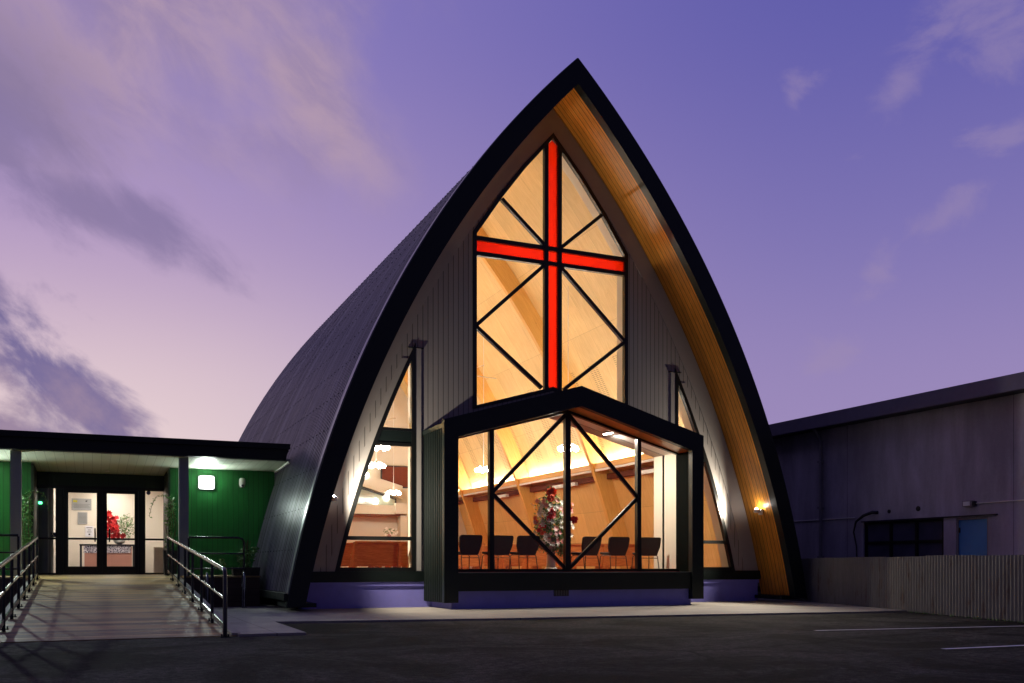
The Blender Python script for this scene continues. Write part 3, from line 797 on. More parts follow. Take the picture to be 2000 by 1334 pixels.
leaves(m, (0, -.08, .0), .3, 260, .07, (.7, .5, 1.0), rnd); leaves(m, (.3, -.05, -.15), .14, 90, .07, (1, .6, 1.7), rnd)
m.build('foliage', M['leaf'], fl)
m = MB(); leaves(m, (-.05, -.1, .75), .45, 90, .11, (1, .6, 1), rnd); leaves(m, (0, -.05, 1.1), .3, 60, .1, (.6, .5, 1.5), rnd); m.build('pale_foliage', M['leafpale'], fl)
m = MB()
for _ in range(80):
    a = rnd.random() * 2 * pi; r = .15 + .36 * rnd.random(); z = .05 + rnd.random() * 1.05
    w = 1.15 if z < .95 else .8
    p = (cos(a) * r * w, -abs(sin(a)) * r * .75 - .08, z); bloom(m, p, (p[0] * 1.2, -1, .3), .055 + .03 * rnd.random(), 6)
m.build('white_flowers', M['petalw'], fl)
m = MB()
for k in range(5):   # white plumes
    a = (-1, -.6, .75, .9, .3)[k]; bse = Vector((a * .25, -.1, .6)); tip = Vector((a * .6, -.15, 1.05 + .1 * (k % 3)))
    for j in range(16):
        p = bse.lerp(tip, j / 15); bloom(m, tuple(p + Vector((rnd.gauss(0, .02), 0, rnd.gauss(0, .02)))), (rnd.gauss(0, 1), -1, rnd.gauss(0, 1)), .03, 4)
m.build('white_plumes', M['petalw'], fl)
m = MB()
for c, r in (((-.17, -.3, .78), .13), ((-.2, -.32, .68), .12), ((-.12, -.33, .86), .1), ((-.36, -.25, .5), .1), ((.58, -.15, .68), .14), ((.42, -.15, .95), .09), ((-.42, -.2, .38), .07)):
    for q in range(4): bloom(m, (c[0] + rnd.gauss(0, .02), c[1], c[2] + rnd.gauss(0, .02)), (rnd.gauss(0, .5), -1, rnd.gauss(0, .5)), r * (.6 + .4 * rnd.random()), 8)
m.build('red_flowers', M['petalr'], fl)
m = MB()
for c, r in (((-.12, -.2, 1.3), .15), ((-.15, -.22, 1.18), .12), ((-.5, -.15, .62), .08), ((-.38, -.3, .33), .07)):
    for q in range(4): bloom(m, (c[0] + rnd.gauss(0, .03), c[1], c[2] + rnd.gauss(0, .03)), (rnd.gauss(0, .5), -1, rnd.gauss(0, .5)), r * (.6 + .4 * rnd.random()), 8)
m.build('orange_flowers', M['petalo'], fl)
m = MB()
for _ in range(26):
    a = rnd.random() * 2 * pi; r = .2 + .36 * rnd.random(); z = .1 + rnd.random() * 1.05
    bloom(m, (cos(a) * r, -abs(sin(a)) * r * .7 - .12, z), (cos(a), -1, .3), .05 + .03 * rnd.random(), 7)
m.build('pink_flowers', plain('pink_petals', (.8, .35, .32), .5, var=.2, nscale=14), fl)
o = thing('small_bouquet', 'small white bouquet on a stand far back in the hall, seen through the left window', 'flowers', (10.1, 34.5, 1.9))
m = MB(); leaves(m, (0, 0, .35), .2, 120, .06, (1.2, .8, .7), rnd); m.build('foliage', M['leaf'], o)
m = MB()
for _ in range(26): bloom(m, (rnd.gauss(0, .14), -.12 - rnd.random() * .05, .35 + rnd.gauss(0, .09)), (rnd.gauss(0, .5), -1, .4), .05, 6)
m.build('white_flowers', M['petalw'], o)
MB().lathe([(.14, -1.05), (.12, -1.0), (.02, -.95), (.02, .1), (.1, .2), (.12, .25)], n=14).build('stand', M['silver'], o)

# bay downlight
o = thing('ceiling_downlight', 'bright round downlight in the sloping bay ceiling', 'ceiling light', (11.87, 21.1, 4.28), world=True)
m = MB(); m.tube([(11.87, 21.1, 4.318), (11.874, 21.1, 4.29)], .15, 24); m.build('lens', M['down'], o)
m = MB(); m.tube([(11.87, 21.1, 4.33), (11.873, 21.1, 4.302)], .17, 24); m.build('rim', M['whitep'], o)

def area(name, loc, rot, size, power, col, parent=None, shape='DISK'):
    L = bpy.data.lights.new(name, 'AREA'); L.shape = shape; L.size = size; L.energy = power; L.color = col
    o = bpy.data.objects.new(name, L); COL.objects.link(o); o.location = loc; o.rotation_euler = rot
    return o
area('bay_downlight_glow', (11.87, 21.1, 4.26), (0, 0, 0), .26, 165, (1, .93, .8))
for side in (-1, 1):
    z = 2.42; x = CX + side * (hw_in(z) - .02)
    o = thing('soffit_lamp', ('white floodlight on the timber soffit right of the church' if side > 0 else 'floodlight hidden behind the left leg of the church arch'), 'outdoor lamp', (x, 20.5, z), group='floodlights on the arch soffit')
    s = -side
    MB().box(min(0, s * .05), max(0, s * .05), -.06, .06, -.1, .04).build('base', M['whitep'], o)
    MB().tube([(s * .04, 0, -.04), (s * .12, 0, -.02)], .022, 10).build('arm', M['whitep'], o)
    MB().lathe([(.045, -.05), (.075, -.04), (.075, .035), (.06, .05)], (s * .15, 0, 0), 16).build('shade', M['whitep'], o, smooth=True)
    MB().ball((s * .15, 0, .06), .032, 14).build('lens', M['flood'], o, smooth=True)
    L = bpy.data.lights.new('soffit_bulb', 'SPOT'); L.energy = 640; L.shadow_soft_size = .035; L.color = (1, .88, .7)
    L.spot_size = radians(164); L.spot_blend = .55
    lo = bpy.data.objects.new('bulb', L); COL.objects.link(lo); lo.location = (s * .23, 0, .10); lo.parent = o
    lo.rotation_euler = Vector((s * 1., -.26, .02)).to_track_quat('-Z', 'Y').to_euler()

# ------------------------------------------------------------------ entrance building
hall = thing('entrance_building', 'low green entrance building with flat black-edged porch roof and glass doors', 'building', (.24, 26, 0), world=True)
XR = 4.28
def slope(y): return 3.58 - (y - 24.0) * .0445
m = MB()
m.hexa([(-11, 24.0, 3.59), (XR + .1, 24.0, 3.59), (XR + .1, 24.12, 3.59), (-11, 24.12, 3.59), (-11, 24.0, 4.0), (XR + .22, 24.0, 4.0), (XR + .22, 24.12, 4.0), (-11, 24.12, 4.0)])
m.build('fascia', M['black'], hall)
m = MB(); m.box(-11, XR + .2, 23.93, 24.0, 3.86, 3.98); m.build('gutter', M['black'], hall)
m = MB(); m.hexa([(-11, 24.12, 3.9), (XR + .1, 24.12, 3.9), (XR, 33, 3.75), (-11, 33, 3.75), (-11, 24.12, 3.97), (XR + .1, 24.12, 3.97), (XR, 33, 3.85), (-11, 33, 3.85)]); m.build('roof', M['roof'], hall)
m = MB(); xr = lambda y: CX - hw_out(slope(y), .02) - .02
m.hexa([(-11, 24.12, slope(24.1)), (xr(24.1), 24.12, slope(24.1)), (xr(27.6), 27.7, slope(27.7)), (-11, 27.7, slope(27.7)),
        (-11, 24.12, slope(24.1) + .06), (xr(24.1), 24.12, slope(24.1) + .06), (xr(27.6), 27.7, slope(27.7) + .06), (-11, 27.7, slope(27.7) + .06)])
sof = m.build('porch_ceiling', M['porchsoffit'], hall)
m = MB(); m.hexa([(xr(24.1) - .05, 24.12, slope(24.1) - .03), (xr(24.1), 24.12, slope(24.1) - .03), (xr(26), 26., slope(26) - .03), (xr(26) - .05, 26., slope(26) - .03),
                  (xr(24.1) - .05, 24.12, slope(24.1) - .002), (xr(24.1), 24.12, slope(24.1) - .002), (xr(26), 26., slope(26) - .002), (xr(26) - .05, 26., slope(26) - .002)])
m.build('ceiling_trim', M['whitep'], hall)
m = MB()
m.box(-11, -1.36, 26.0, 26.15, .3, 3.52); m.box(1.82, 4.45, 26.0, 26.15, .0, 3.52)
m.build('wall', M['greenclad'], hall)
m = MB(); m.box(-1.36, -1.30, 25.99, 27.7, .7, 3.45); m.box(1.78, 1.82, 25.99, 27.7, .7, 3.45); m.box(-1.3, 1.78, 27.62, 27.75, 3.08, 3.46); m.build('recess_wall', M['darkclad'], hall)
for side, x in ((-1, -1.57), (1, 2.01)):
    MB().box(x - .11, x + .11, 24.2, 24.42, .0 if side < 0 else .7, 3.6).build('porch_post', M['post'], hall)
m = MB(); m.box(-1.3, 1.78, 27.6, 27.72, 3.0, 3.08); m.box(-1.3, 1.78, 27.6, 27.72, .745, .80)
for x0, x1 in ((-1.30, -1.29), (-.87, -.68), (1.13, 1.31), (1.77, 1.78)): m.box(x0, x1, 27.6, 27.72, .8, 3.0)
for x0, x1 in ((-.87, -.6), (1.07, 1.31), (.2, .28)): m.box(x0, x1, 27.675, 27.72, .8, 3.0)
m.box(-.87, 1.31, 27.675, 27.72, 2.93, 3.0)
df = m.build('door_frame', M['frame'], hall)
m = MB(); m.box(-1.29, -.87, 27.62, 27.7, 1.67, 1.72); m.box(1.31, 1.77, 27.62, 27.7, 1.67, 1.72); m.box(-1.33, 1.81, 27.58, 27.59, 2.99, 3.03); m.build('side_rail', M['frame'], df)
for x0, x1 in ((-1.29, -.87), (1.31, 1.77)):
    m = MB(); m.quad((x0, 27.66, .8), (x1, 27.66, .8), (x1, 27.66, 3.0), (x0, 27.66, 3.0)); m.build('sidelight_pane', M['glass'], df)
for s_, x0, x1, g0, g1 in ((-1, -.675, .235, -.57, .11), (1, .245, 1.125, .36, 1.04)):
    m = MB(); m.plate([[(x0, .80), (x0, 2.995), (x1, 2.995), (x1, .80)], [(g0, .97), (g0, 2.90), (g1, 2.90), (g1, .97)]], 27.61, 27.67)
    d = m.build('door', M['frame'], hall)
    MB().box(g0 - .01, g1 + .01, 27.615, 27.665, 1.67, 1.72).build('door_rail', M['frame'], d)
    m = MB(); m.quad((g0, 27.64, .97), (g1, 27.64, .97), (g1, 27.64, 2.90), (g0, 27.64, 2.90)); m.build('pane', M['glass'], d)
    hx = .07 if s_ < 0 else .42
    MB().tube([(hx + .06 * -s_ * -1 * 0, 27.61, 1.97), (hx, 27.55, 1.95), (hx, 27.53, 1.9), (hx, 27.53, 1.7), (hx, 27.55, 1.65), (hx, 27.61, 1.63)], .018, 10).build('handle', M['steel'], d, smooth=True)
# foyer room
m = MB(); m.box(-2.2, 3.2, 31.0, 31.1, .7, 3.4); m.box(2.3, 2.36, 27.75, 31, .7, 3.4); m.box(-1.0, -.95, 28.6, 31, .7, 3.4); m.build('foyer_wall', plain('foyer_paint', (.76, .70, .60), .7, var=.03), hall)
MB().box(-2.2, 3.2, 27.72, 31.1, 3.3, 3.36).build('foyer_ceiling', plain('foyer_ceiling_paint', (.7, .5, .42), .7, var=.03), hall)
MB().box(-2.2, 3.2, 27.72, 31.1, .70, .752).build('foyer_floor', M['dull'], hall)
m = MB(); m.box(-1.29, -1.06, 27.95, 28.0, .75, 3.3); m.build('sidelight_reflection', plain('grey_green_reflection', (.09, .11, .1), .5), hall)  # dark reflection in the left sidelight, built as a grey-green panel behind it
m = MB(); m.box(1.58, 1.9, 28.5, 28.8, .75, 1.5); o = m.build('foyer_cupboard', plain('beige_cupboard', (.6, .48, .38), .6), hall)
for x, y in ((-.2, 29.2), (1.3, 29.2), (.5, 30.3), (.5, 28.6)):
    m = MB(); m.tube([(x, y, 3.299), (x, y, 3.28)], .16, 16); m.build('foyer_light', M['foyerdown'], hall)
o = tag(MB().box(-1.28, -1.2, 27.93, 27.945, 2.6, 2.66).build('status_light', M['greenled']), 'small green light glowing behind the left sidelight of the entrance', 'indicator light')
# table
t_ = thing('foyer_table', 'table with pink cloth and patterned runner inside the entrance', 'table', (.4, 30.0, .75), world=True)
MB().box(-.2, 1.05, 29.8, 30.4, .76, 1.54).build('table_cloth', M['pinkcloth'], t_)
MB().box(-.22, 1.02, 29.785, 30.415, 1.35, 1.56).build('patterned_runner', M['lace'], t_)
for x in (-.32, 1.09):
    for y in (29.8, 30.36): MB().box(x, x + .05, y, y + .05, .752, 1.56).build('leg', M['dark'], t_)
MB().box(-.33, 1.15, 29.77, 30.43, 1.56, 1.60).build('table_top', M['dark'], t_)
o = thing('red_flowers', 'bright red flowers in a white bowl on the foyer table', 'flowers', (.72, 29.95, 1.6))
MB().lathe([(.06, 0.), (.15, .06), (.17, .14), (.13, .15)], n=18).build('bowl', M['whitep'], o, smooth=True)
m = MB()
for _ in range(60):
    z = .2 + rnd.random() * .75; x = -.22 + .12 * rnd.gauss(0, 1) * (1.1 - z * .6) + (.6 - z) * .15; bloom(m, (x, -.1 - rnd.random() * .12, z), (rnd.gauss(0, .6), -1, rnd.gauss(0, .6)), .075 + .03 * rnd.random(), 8)
m.build('blossoms', M['petalr'], o)
m = MB(); leaves(m, (.15, 0, .5), .35, 160, .07, (.75, .6, 1.1), rnd); m.build('foliage', M['leaf'], o)
m = MB(); leaves(m, (.2, -.05, .5), .38, 190, .08, (.7, .6, 1.1), rnd); m.build('pale_foliage', M['leafpale'], o)
# notices behind/on the left door pane
def notice(name, label, x0, x1, z0, z1, mat, lines, Y=27.628):
    t = thing(name, label, 'notice', ((x0 + x1) / 2, Y, z0), world=True)
    MB().box(x0, x1, Y, Y + .006, z0, z1).build('sheet', mat, t)
    m = MB()
    for (a, b_, z, h) in lines: m.box(x0 + (x1 - x0) * a, x0 + (x1 - x0) * b_, Y - .004, Y, z0 + (z1 - z0) * z, z0 + (z1 - z0) * (z + h))
    m.build('print', M['ink'], t); return t
t_ = notice('grey_notice_board', 'large grey notice with a yellow emblem on the foyer wall, seen through the left door', -.55, -.02, 2.62, 2.96, M['notice'], [(.08, .92, .5, .02), (.1, .85, .4, .02), (.08, .9, .3, .02), (.1, .92, .2, .02), (.7, .78, .72, .12), (.74, .8, .8, .06)], 30.98)
MB().box(-.51, -.40, 30.972, 30.98, 2.85, 2.91).build('emblem', M['yellow'], t_)
notice('small_grey_notice', 'smaller grey notice below the large one on the foyer wall', -.39, -.13, 2.21, 2.56, M['notice'], [(.1, .9, .85 - .1 * k, .02) for k in range(8)], 30.98)
notice('white_paper_notice', 'white paper sheet beside the left door handle', -.19, .04, 1.84, 2.16, M['paper'], [(.15, .85, .8, .06), (.3, .7, .6, .05), (.25, .75, .42, .05), (.4, .6, .15, .14)], 30.98)
t_ = thing('access_sticker', 'dark blue wheelchair sticker on the left sidelight', 'sticker', (-.92, 27.64, 1.74), world=True)
MB().box(-.99, -.87, 27.645, 27.65, 1.73, 1.85).build('backing', M['blueink'], t_)
m = MB().tube([(-.945, 27.644, 1.825), (-.945, 27.640, 1.825)], .01, 10); m.bar((-.945, 1.812), (-.94, 1.785), .008, 27.64, 27.644); m.bar((-.94, 1.785), (-.915, 1.785), .008, 27.639, 27.643); m.bar((-.915, 1.785), (-.905, 1.757), .008, 27.64, 27.644)
for k in range(10):
    a0, a1 = pi * .55 + k * .42, pi * .55 + (k + 1) * .42
    m.bar((-.94 + .026 * cos(a0), 1.772 + .026 * sin(a0)), (-.94 + .026 * cos(a1), 1.772 + .026 * sin(a1)), .006, 27.638, 27.642)
m.build('symbol', M['paper'], t_)
o = tag(MB().tube([(1.39, 27.655, 2.95), (1.39, 27.645, 2.95)], .055, 20).build('round_sticker', M['blueink']), 'round dark blue sticker at the top of the right sidelight', 'sticker')

# square wall lamps
def wall_lamp(x, label):
    t = thing('bulkhead_lamp', label, 'wall lamp', (x, 26.0, 2.97), group='square wall lamps on the green wall')
    def rr(w, r, n=5):
        out = []
        for cx_, cz, a0 in ((w - r, w - r, 0), (-w + r, w - r, pi / 2), (-w + r, -w + r, pi), (w - r, -w + r, 3 * pi / 2)):
            for k in range(n + 1): a = a0 + k * pi / 2 / n; out.append((cx_ + r * cos(a), cz * 1. + r * sin(a)))
        return [(px, .17 + pz * .87) for px, pz in out]
    MB().plate([rr(.205, .05)], -.06, 0).build('housing', M['dull'], t)
    MB().plate([rr(.175, .05)], -.095, -.061).build('diffuser', M['walllamp'], t)
    return t
wall_lamp(2.71, 'square lit lamp on the green wall right of the entrance')
wall_lamp(-3.1, 'square lit lamp on the green wall left of the entrance')
for x, pw in ((2.71, 18), (-3.1, 230)):
    a = area('wall_lamp_glow', (x, 25.88, 3.14), (radians(-90), 0, 0), .22, pw, (.86, 1, .9))
    a.data.shape = 'SQUARE'
# camera
o = thing('security_camera', 'small white security camera on the green wall right of the lamp', 'camera', (3.6, 25.99, 3.12))
MB().lathe([(.05, .16), (.075, .13), (.08, .02), (.075, -.02)][::-1], (0, -.09, 0), 20).build('housing', M['whitep'], o, smooth=True)
MB().ball((0, -.09, -.02), .073, 18).build('dome', M['whitep'], o, smooth=True)
MB().ball((0, -.135, -.03), .038, 14).build('lens', M['dark'], o, smooth=True)
MB().box(-.03, .03, -.05, 0, .03, .12).build('bracket', M['whitep'], o)
o = tag(MB().lathe([(.06, 0), (.055, .03), (.02, .04)][::-1], (.35, 26.9, slope(26.9) - .041), 16).build('smoke_detector', M['whitep']), 'small round white detector on the porch ceiling above the doors', 'detector')

# ------------------------------------------------------------------ ramp and landing
ramp = thing('ramp', 'gently sloping timber board ramp leading up to the entrance doors', 'ramp', (.5, 18, 0), world=True)
Y0r, Y1r, ZD = 13.95, 24.9, .75
YS = 23.0
XL, XRr = -1.26, 1.86
zr = lambda y: max(0., (y - Y0r)) / (Y1r - Y0r) * (ZD - .01) + .012
m = MB(); y = Y0r
while y < Y1r - .01:
    a, c = y, y + .093
    j = .0015 * random.random()
    m.hexa([(XL, a, zr(a) - .03), (XRr, a, zr(a) - .03), (XRr, c, zr(c) - .03), (XL, c, zr(c) - .03), (XL, a, zr(a) + j), (XRr, a, zr(a) + j), (XRr, c, zr(c) + j), (XL, c, zr(c) + j)])
    y += .1
m.build('ramp_boards', M['deck'], ramp)
m = MB(); y = Y1r + .02
while y < 27.6:
    m.box(XL, XRr, y, y + .093, ZD - .035, ZD + .0015 * random.random()); y += .1
y = YS
while y < 26.0:
    m.box(-4.5, XL - .05, y, y + .093, ZD - .035, ZD + .0015 * random.random()); m.box(XRr + .07, 3.62, y, y + .093, ZD - .035, ZD + .0015 * random.random()); y += .1
m.build('landing_boards', M['deck'], ramp)
m = MB()
m.hexa([(XL + .02, Y0r + .05, -.05), (XRr - .02, Y0r + .05, -.05), (XRr - .02, Y1r, -.05), (XL + .02, Y1r, -.05), (XL + .02, Y0r + .05, -.03), (XRr - .02, Y0r + .05, -.03), (XRr - .02, Y1r, ZD - .06), (XL + .02, Y1r, ZD - .06)])
m.box(XRr + .065, 3.6, YS + .02, YS + .06, 0, ZD - .04); m.box(-4.5, XL - .045, YS + .02, YS + .06, 0, ZD - .04); m.box(3.56, 3.6, YS + .06, 26, 0, ZD - .04)
for xx in (XRr + .065, XL - .085): m.box(xx, xx + .04, YS + .061, 25, 0, ZD - .04)
m.build('deck_skirt', M['deckside'], ramp)
for x0, x1 in ((XRr - .06, XRr + .06), (XL - .04, XL + .06)):   # pale kerbs
    m = MB(); ya, yb = Y0r + .05, Y1r
    m.hexa([(x0, ya, -.02), (x1, ya, -.02), (x1, yb, -.02), (x0, yb, -.02), (x0, ya, zr(ya) + .03), (x1, ya, zr(ya) + .03), (x1, yb, zr(yb) + .03), (x0, yb, zr(yb) + .03)])
    m.build('ramp_kerb', M['concrete'], ramp)

def ramp_rail(x, ya, yb, label, name='ramp_handrail'):
    t = thing(name, label, 'handrail', (x, ya, 0), world=True)
    H = .93; ys = [ya + (yb - ya) * k / 7 for k in range(8)]
    z = lambda y: zr(y)
    # end post curving into the rail
    r = .032
    m = MB(); m.tube([(x, ya, 0.01), (x, ya, H - .09 + z(ya)), (x, ya + .02, H - .03 + z(ya)), (x, ya + .08, H + z(ya)), (x, ya + .2, H + z(ya + .2)), (x, yb, H + z(yb))], .03, 14)
    m.build('top_rail', M['steel'], t, smooth=True)
    m = MB()
    for h in (.52,): m.tube([(x, ya, h + z(ya)), (x, yb, h + z(yb))], .021, 12)
    m.build('mid_rail', M['steel'], t, smooth=True)
    m = MB(); a, c = ya, yb
    m.hexa([(x - .012, a, .085 + z(a)), (x + .012, a, .085 + z(a)), (x + .012, c, .085 + z(c)), (x - .012, c, .085 + z(c)), (x - .012, a, .16 + z(a)), (x + .012, a, .16 + z(a)), (x + .012, c, .16 + z(c)), (x - .012, c, .16 + z(c))])
    m.build('kick_rail', M['steel'], t)
    for k, y in enumerate(ys):
        b_ = .0 if k == 0 else z(y)
        m = MB()
        if k: m.tube([(x, y, b_), (x, y, H + z(y) - .02)], .024, 12)
        m.box(x - .065, x + .065, y - .065, y + .065, b_ + .03 * (k > 0), b_ + .012 + .03 * (k > 0))
        for dx in (-.045, .045):
            for dy in (-.045, .045): m.tube([(x + dx, y + dy, b_ + .03 * (k > 0)), (x + dx, y + dy, b_ + .045 + .03 * (k > 0))], .009, 6)
        m.build('post', M['steel'], t)
    return t
ramp_rail(1.69, 13.82, 24.8, 'black tubular handrail along the right side of the ramp')
ramp_rail(-1.12, 13.5, 23.8, 'black tubular handrail along the left side of the ramp, cut by the picture edge')

def landing_rail(xa, xb, y, label):
    t = thing('landing_balustrade', label, 'balustrade', ((xa + xb) / 2, y, ZD), world=True)
    s = 1 if xb > xa else -1
    m = MB(); m.tube([(xa, y, 1.64), (xb - s * .12, y, 1.64), (xb - s * .03, y, 1.61), (xb, y, 1.53), (xb, y, ZD)], .026, 12); m.build('top_rail', M['steel'], t, smooth=True)
    for z in (1.27, .92): MB().tube([(xa, y, z), (xb, y, z)], .019, 10).build('mid_rail', M['steel'], t, smooth=True)
    MB().tube([(xa, y, ZD), (xa, y, 1.62)], .024, 10).build('post', M['steel'], t)
    return t
landing_rail(2.02, 3.25, 23.1, 'black balustrade on the landing in front of the green wall, right of the ramp')
landing_rail(-1.45, -3.6, 23.1, 'black balustrade on the landing left of the ramp')
def hoop(loc, label):
    t = thing('hoop_rail', label, 'hoop rail', loc, group='steel hoop rails beside the deck')
    pts = [(0, .28, 0), (0, .28, .62)] + [(0, .14 + .14 * cos(a), .62 + .17 * sin(a)) for a in [pi * k / 8 for k in range(1, 8)]] + [(0, 0, .62), (0, 0, 0)]
    MB().tube(pts, .026, 12).build('hoop', M['hoop'], t, smooth=True)
    m = MB()
    for y in (0, .28): m.lathe([(.06, .001), (.06, .012), (.03, .014)], (0, y, 0), 14)
    m.build('foot_plate', M['hoop'], t)
    return t
hp = hoop((3.17, 22.45, zp), 'steel hoop rail beside the foot of the church roof')
dup(hp, (2.36, 22.4, zp), 0, 'steel hoop rail seen between the posts of the right ramp handrail')

# plants at the door
def climber(x, y, label, seed, s_=1):
    rn = random.Random(seed)
    t = thing('climbing_plant', label, 'plant', (x, y, ZD), group='potted climbers beside the doors')
    MB().hexa([(-.14, -.14, 0), (.14, -.14, 0), (.14, .14, 0), (-.14, .14, 0), (-.17, -.17, .62), (.17, -.17, .62), (.17, .17, .62), (-.17, .17, .62)]).build('planter', M['dark'], t)
    m = MB()
    for k in range(5):
        m.tube([(rn.gauss(0, .05), rn.gauss(0, .05), .6), (rn.gauss(0, .08), rn.gauss(0, .05), 1.2), (rn.gauss(0, .12), rn.gauss(0, .05), 1.9)], .008, 5)
    tw = [(0, 0, 1.9), (-s_ * .15, -.05, 2.0), (-s_ * .35, -.08, 1.95), (-s_ * .45, -.1, 1.7), (-s_ * .5, -.1, 1.45)]
    m.tube(tw, .005, 5); m.build('stems', M['stem'], t)
    m = MB(); leaves(m, (0, 0, 1.55), .2, 330, .06, (.8, .8, 2.6), rn, .2); leaves(m, (.03, 0, .85), .2, 130, .055, (.9, .8, 1.4), rn)
    for a, b_ in zip(tw, tw[1:]):
        for q in range(9):
            f = rn.random(); p = [a[i] + (b_[i] - a[i]) * f for i in range(3)]; leaves(m, p, .05, 1, .055, rnd=rn)
    m.build('foliage', M['leaf'], t)
climber(1.80, 25.6, 'leafy climber in a black planter right of the doors, with a trailing sprig', 5, 1)
climber(-1.42, 25.55, 'leafy climber in a black planter left of the doors', 6, -1)
t_ = thing('small_shrub', 'small glossy shrub on the deck corner by the church roof', 'shrub', (3.35, 23.5, ZD))
MB().hexa([(-.3, -.12, 0), (.3, -.12, 0), (.3, .12, 0), (-.3, .12, 0), (-.32, -.14, .2), (.32, -.14, .2), (.32, .14, .2), (-.32, .14, .2)]).build('trough', M['dark'], t_)
m = MB(); rn = random.Random(9); leaves(m, (.0, 0, .42), .22, 170, .09, (1, .7, 1.2), rn); leaves(m, (-.55, 0, .3), .1, 30, .1, (1, .7, 1.2), rn); leaves(m, (.2, -.05, .62), .1, 20, .09, (1, 1, 1), rn); m.build('foliage', M['leaf'], t_)
m = MB()
for k in range(6): m.tube([(rn.gauss(0, .06), 0, .15), (rn.gauss(0, .15), 0, .75 + .1 * rn.random())], .006, 5)
m.build('stems', M['stem'], t_)

# ------------------------------------------------------------------ neighbouring building
W = thing('neighbour_building', 'stained purple-grey rendered building with low roof behind the fence', 'building', (19.1, 17, 0), world=True)
XW = 19.0
# wall with openings, in the YZ plane: build as strips
def wallbox(m, y0, y1, z0, z1): m.box(XW, XW + .25, y0, y1, z0, z1)
m = MB(); wallbox(m, 2, 15.98, 0, 5.0); wallbox(m, 16.89, 17.25, 0, 5.0); wallbox(m, 19.91, 36, 0, 5.0)
wallbox(m, 15.98, 16.89, 2.13, 5.0); wallbox(m, 17.25, 19.91, 2.15, 5.0); wallbox(m, 17.25, 19.91, 0, .9)
m.box(XW, 31, 35.9, 36.1, 0, 5.0)
m.build('wall', M['ware'], W)
m = MB(); m.hexa([(18.6, 2, 4.95), (31, 2, 6.6), (31, 36, 6.6), (18.6, 36, 4.95), (18.6, 2, 5.06), (31, 2, 6.71), (31, 36, 6.71), (18.6, 36, 5.06)]); m.build('roof', M['dark'], W)
MB().box(18.52, 18.62, 2, 36.1, 4.84, 5.2).build('fascia', plain('fascia_paint', (.13, .12, .2), .6, var=.2), W)
MB().box(18.62, XW, 2, 36, 4.84, 4.90).build('eave_lining', M['dark'], W)
m = MB()
for y in (17.25, 18.1, 18.95, 19.83): m.box(XW + .04, XW + .11, y, y + .08, .9, 2.15)
for z in (.9, 1.56, 2.08): m.box(XW + .035, XW + .105, 17.25, 19.91, z, z + .07)
wf = m.build('window', M['frame'], W)
m = MB(); m.quad((XW + .08, 17.25, .9), (XW + .08, 19.91, .9), (XW + .08, 19.91, 2.15), (XW + .08, 17.25, 2.15)); m.build('pane', M['darkglass'], wf)
m = MB(); m.box(XW + .26, XW + .9, 17.0, 20.1, .5, 2.5); m.build('dark_interior', plain('curtain', (.14, .14, .22), .8, var=.4, nscale=3), W)
d = MB().box(XW + .05, XW + .1, 16.03, 16.84, 0, 2.08).build('door', M['bluedoor'], W)
m = MB(); m.box(XW + .02, XW + .14, 15.98, 16.03, 0, 2.13); m.box(XW + .02, XW + .14, 16.84, 16.89, 0, 2.13); m.box(XW + .02, XW + .14, 16.03, 16.84, 2.08, 2.13); m.build('door_frame', M['dull'], d)
m = MB()
for z in (.4, 1.78): m.box(XW + .035, XW + .05, 16.8, 16.84, z, z + .12)
m.build('hinge', M['dark'], d)
MB().box(XW - .05, XW, 15.72, 19.95, 2.15, 2.18).build('lintel_flashing', M['dark'], W)
m = MB().tube([(XW - .06, 21.5, 0), (XW - .06, 21.5, 4.5), (XW - .2, 21.5, 4.75), (XW - .3, 21.5, 4.85)], .05, 10)
for z in (1.2, 2.6, 3.9): m.box(XW - .12, XW, 21.43, 21.57, z, z + .06)
m.build('downpipe', M['dull'], W)
MB().tube([(XW - .02, 14, 2.45), (XW - .02, 16.3, 2.45)], .014, 8).build('conduit', M['whitep'], W); MB().tube([(XW - .02, 20.2, 2.29), (XW - .02, 26, 2.29)], .014, 8).build('conduit', M['whitep'], W)
m = MB().tube([(XW - .03, 19.36, 2.39), (XW - .08, 19.5, 2.40), (XW - .1, 19.8, 2.33), (XW - .08, 20.1, 2.18), (XW - .05, 20.22, 1.9), (XW - .04, 20.12, 1.5), (XW - .04, 20.1, .3)], [.045, .045, .04, .03, .02, .018, .018], 10); m.build('flexible_hose', M['dark'], W, smooth=True)
for y, z, r in ((18.99, 2.40, .05), (18.03, 2.42, .065)):
    m = MB(); m.tube([(XW + .01, y, z), (XW - .02, y, z)], r, 14); m.tube([(XW - .02, y, z), (XW - .03, y, z)], r * .6, 14); m.build('round_vent', M['dark'], W)
o = thing('outdoor_light', 'unlit grey box lamp on the wall above the blue door', 'wall lamp', (XW, 16.45, 2.4), world=True)
MB().box(XW - .12, XW, 16.34, 16.6, 2.38, 2.52).build('box', M['dull'], o); MB().box(XW - .14, XW - .12, 16.38, 16.56, 2.40, 2.50).build('lens', M['paper'], o)
MB().box(XW - .1, XW - .0, 16.29, 16.34, 2.40, 2.50).build('cap', M['dark'], o)

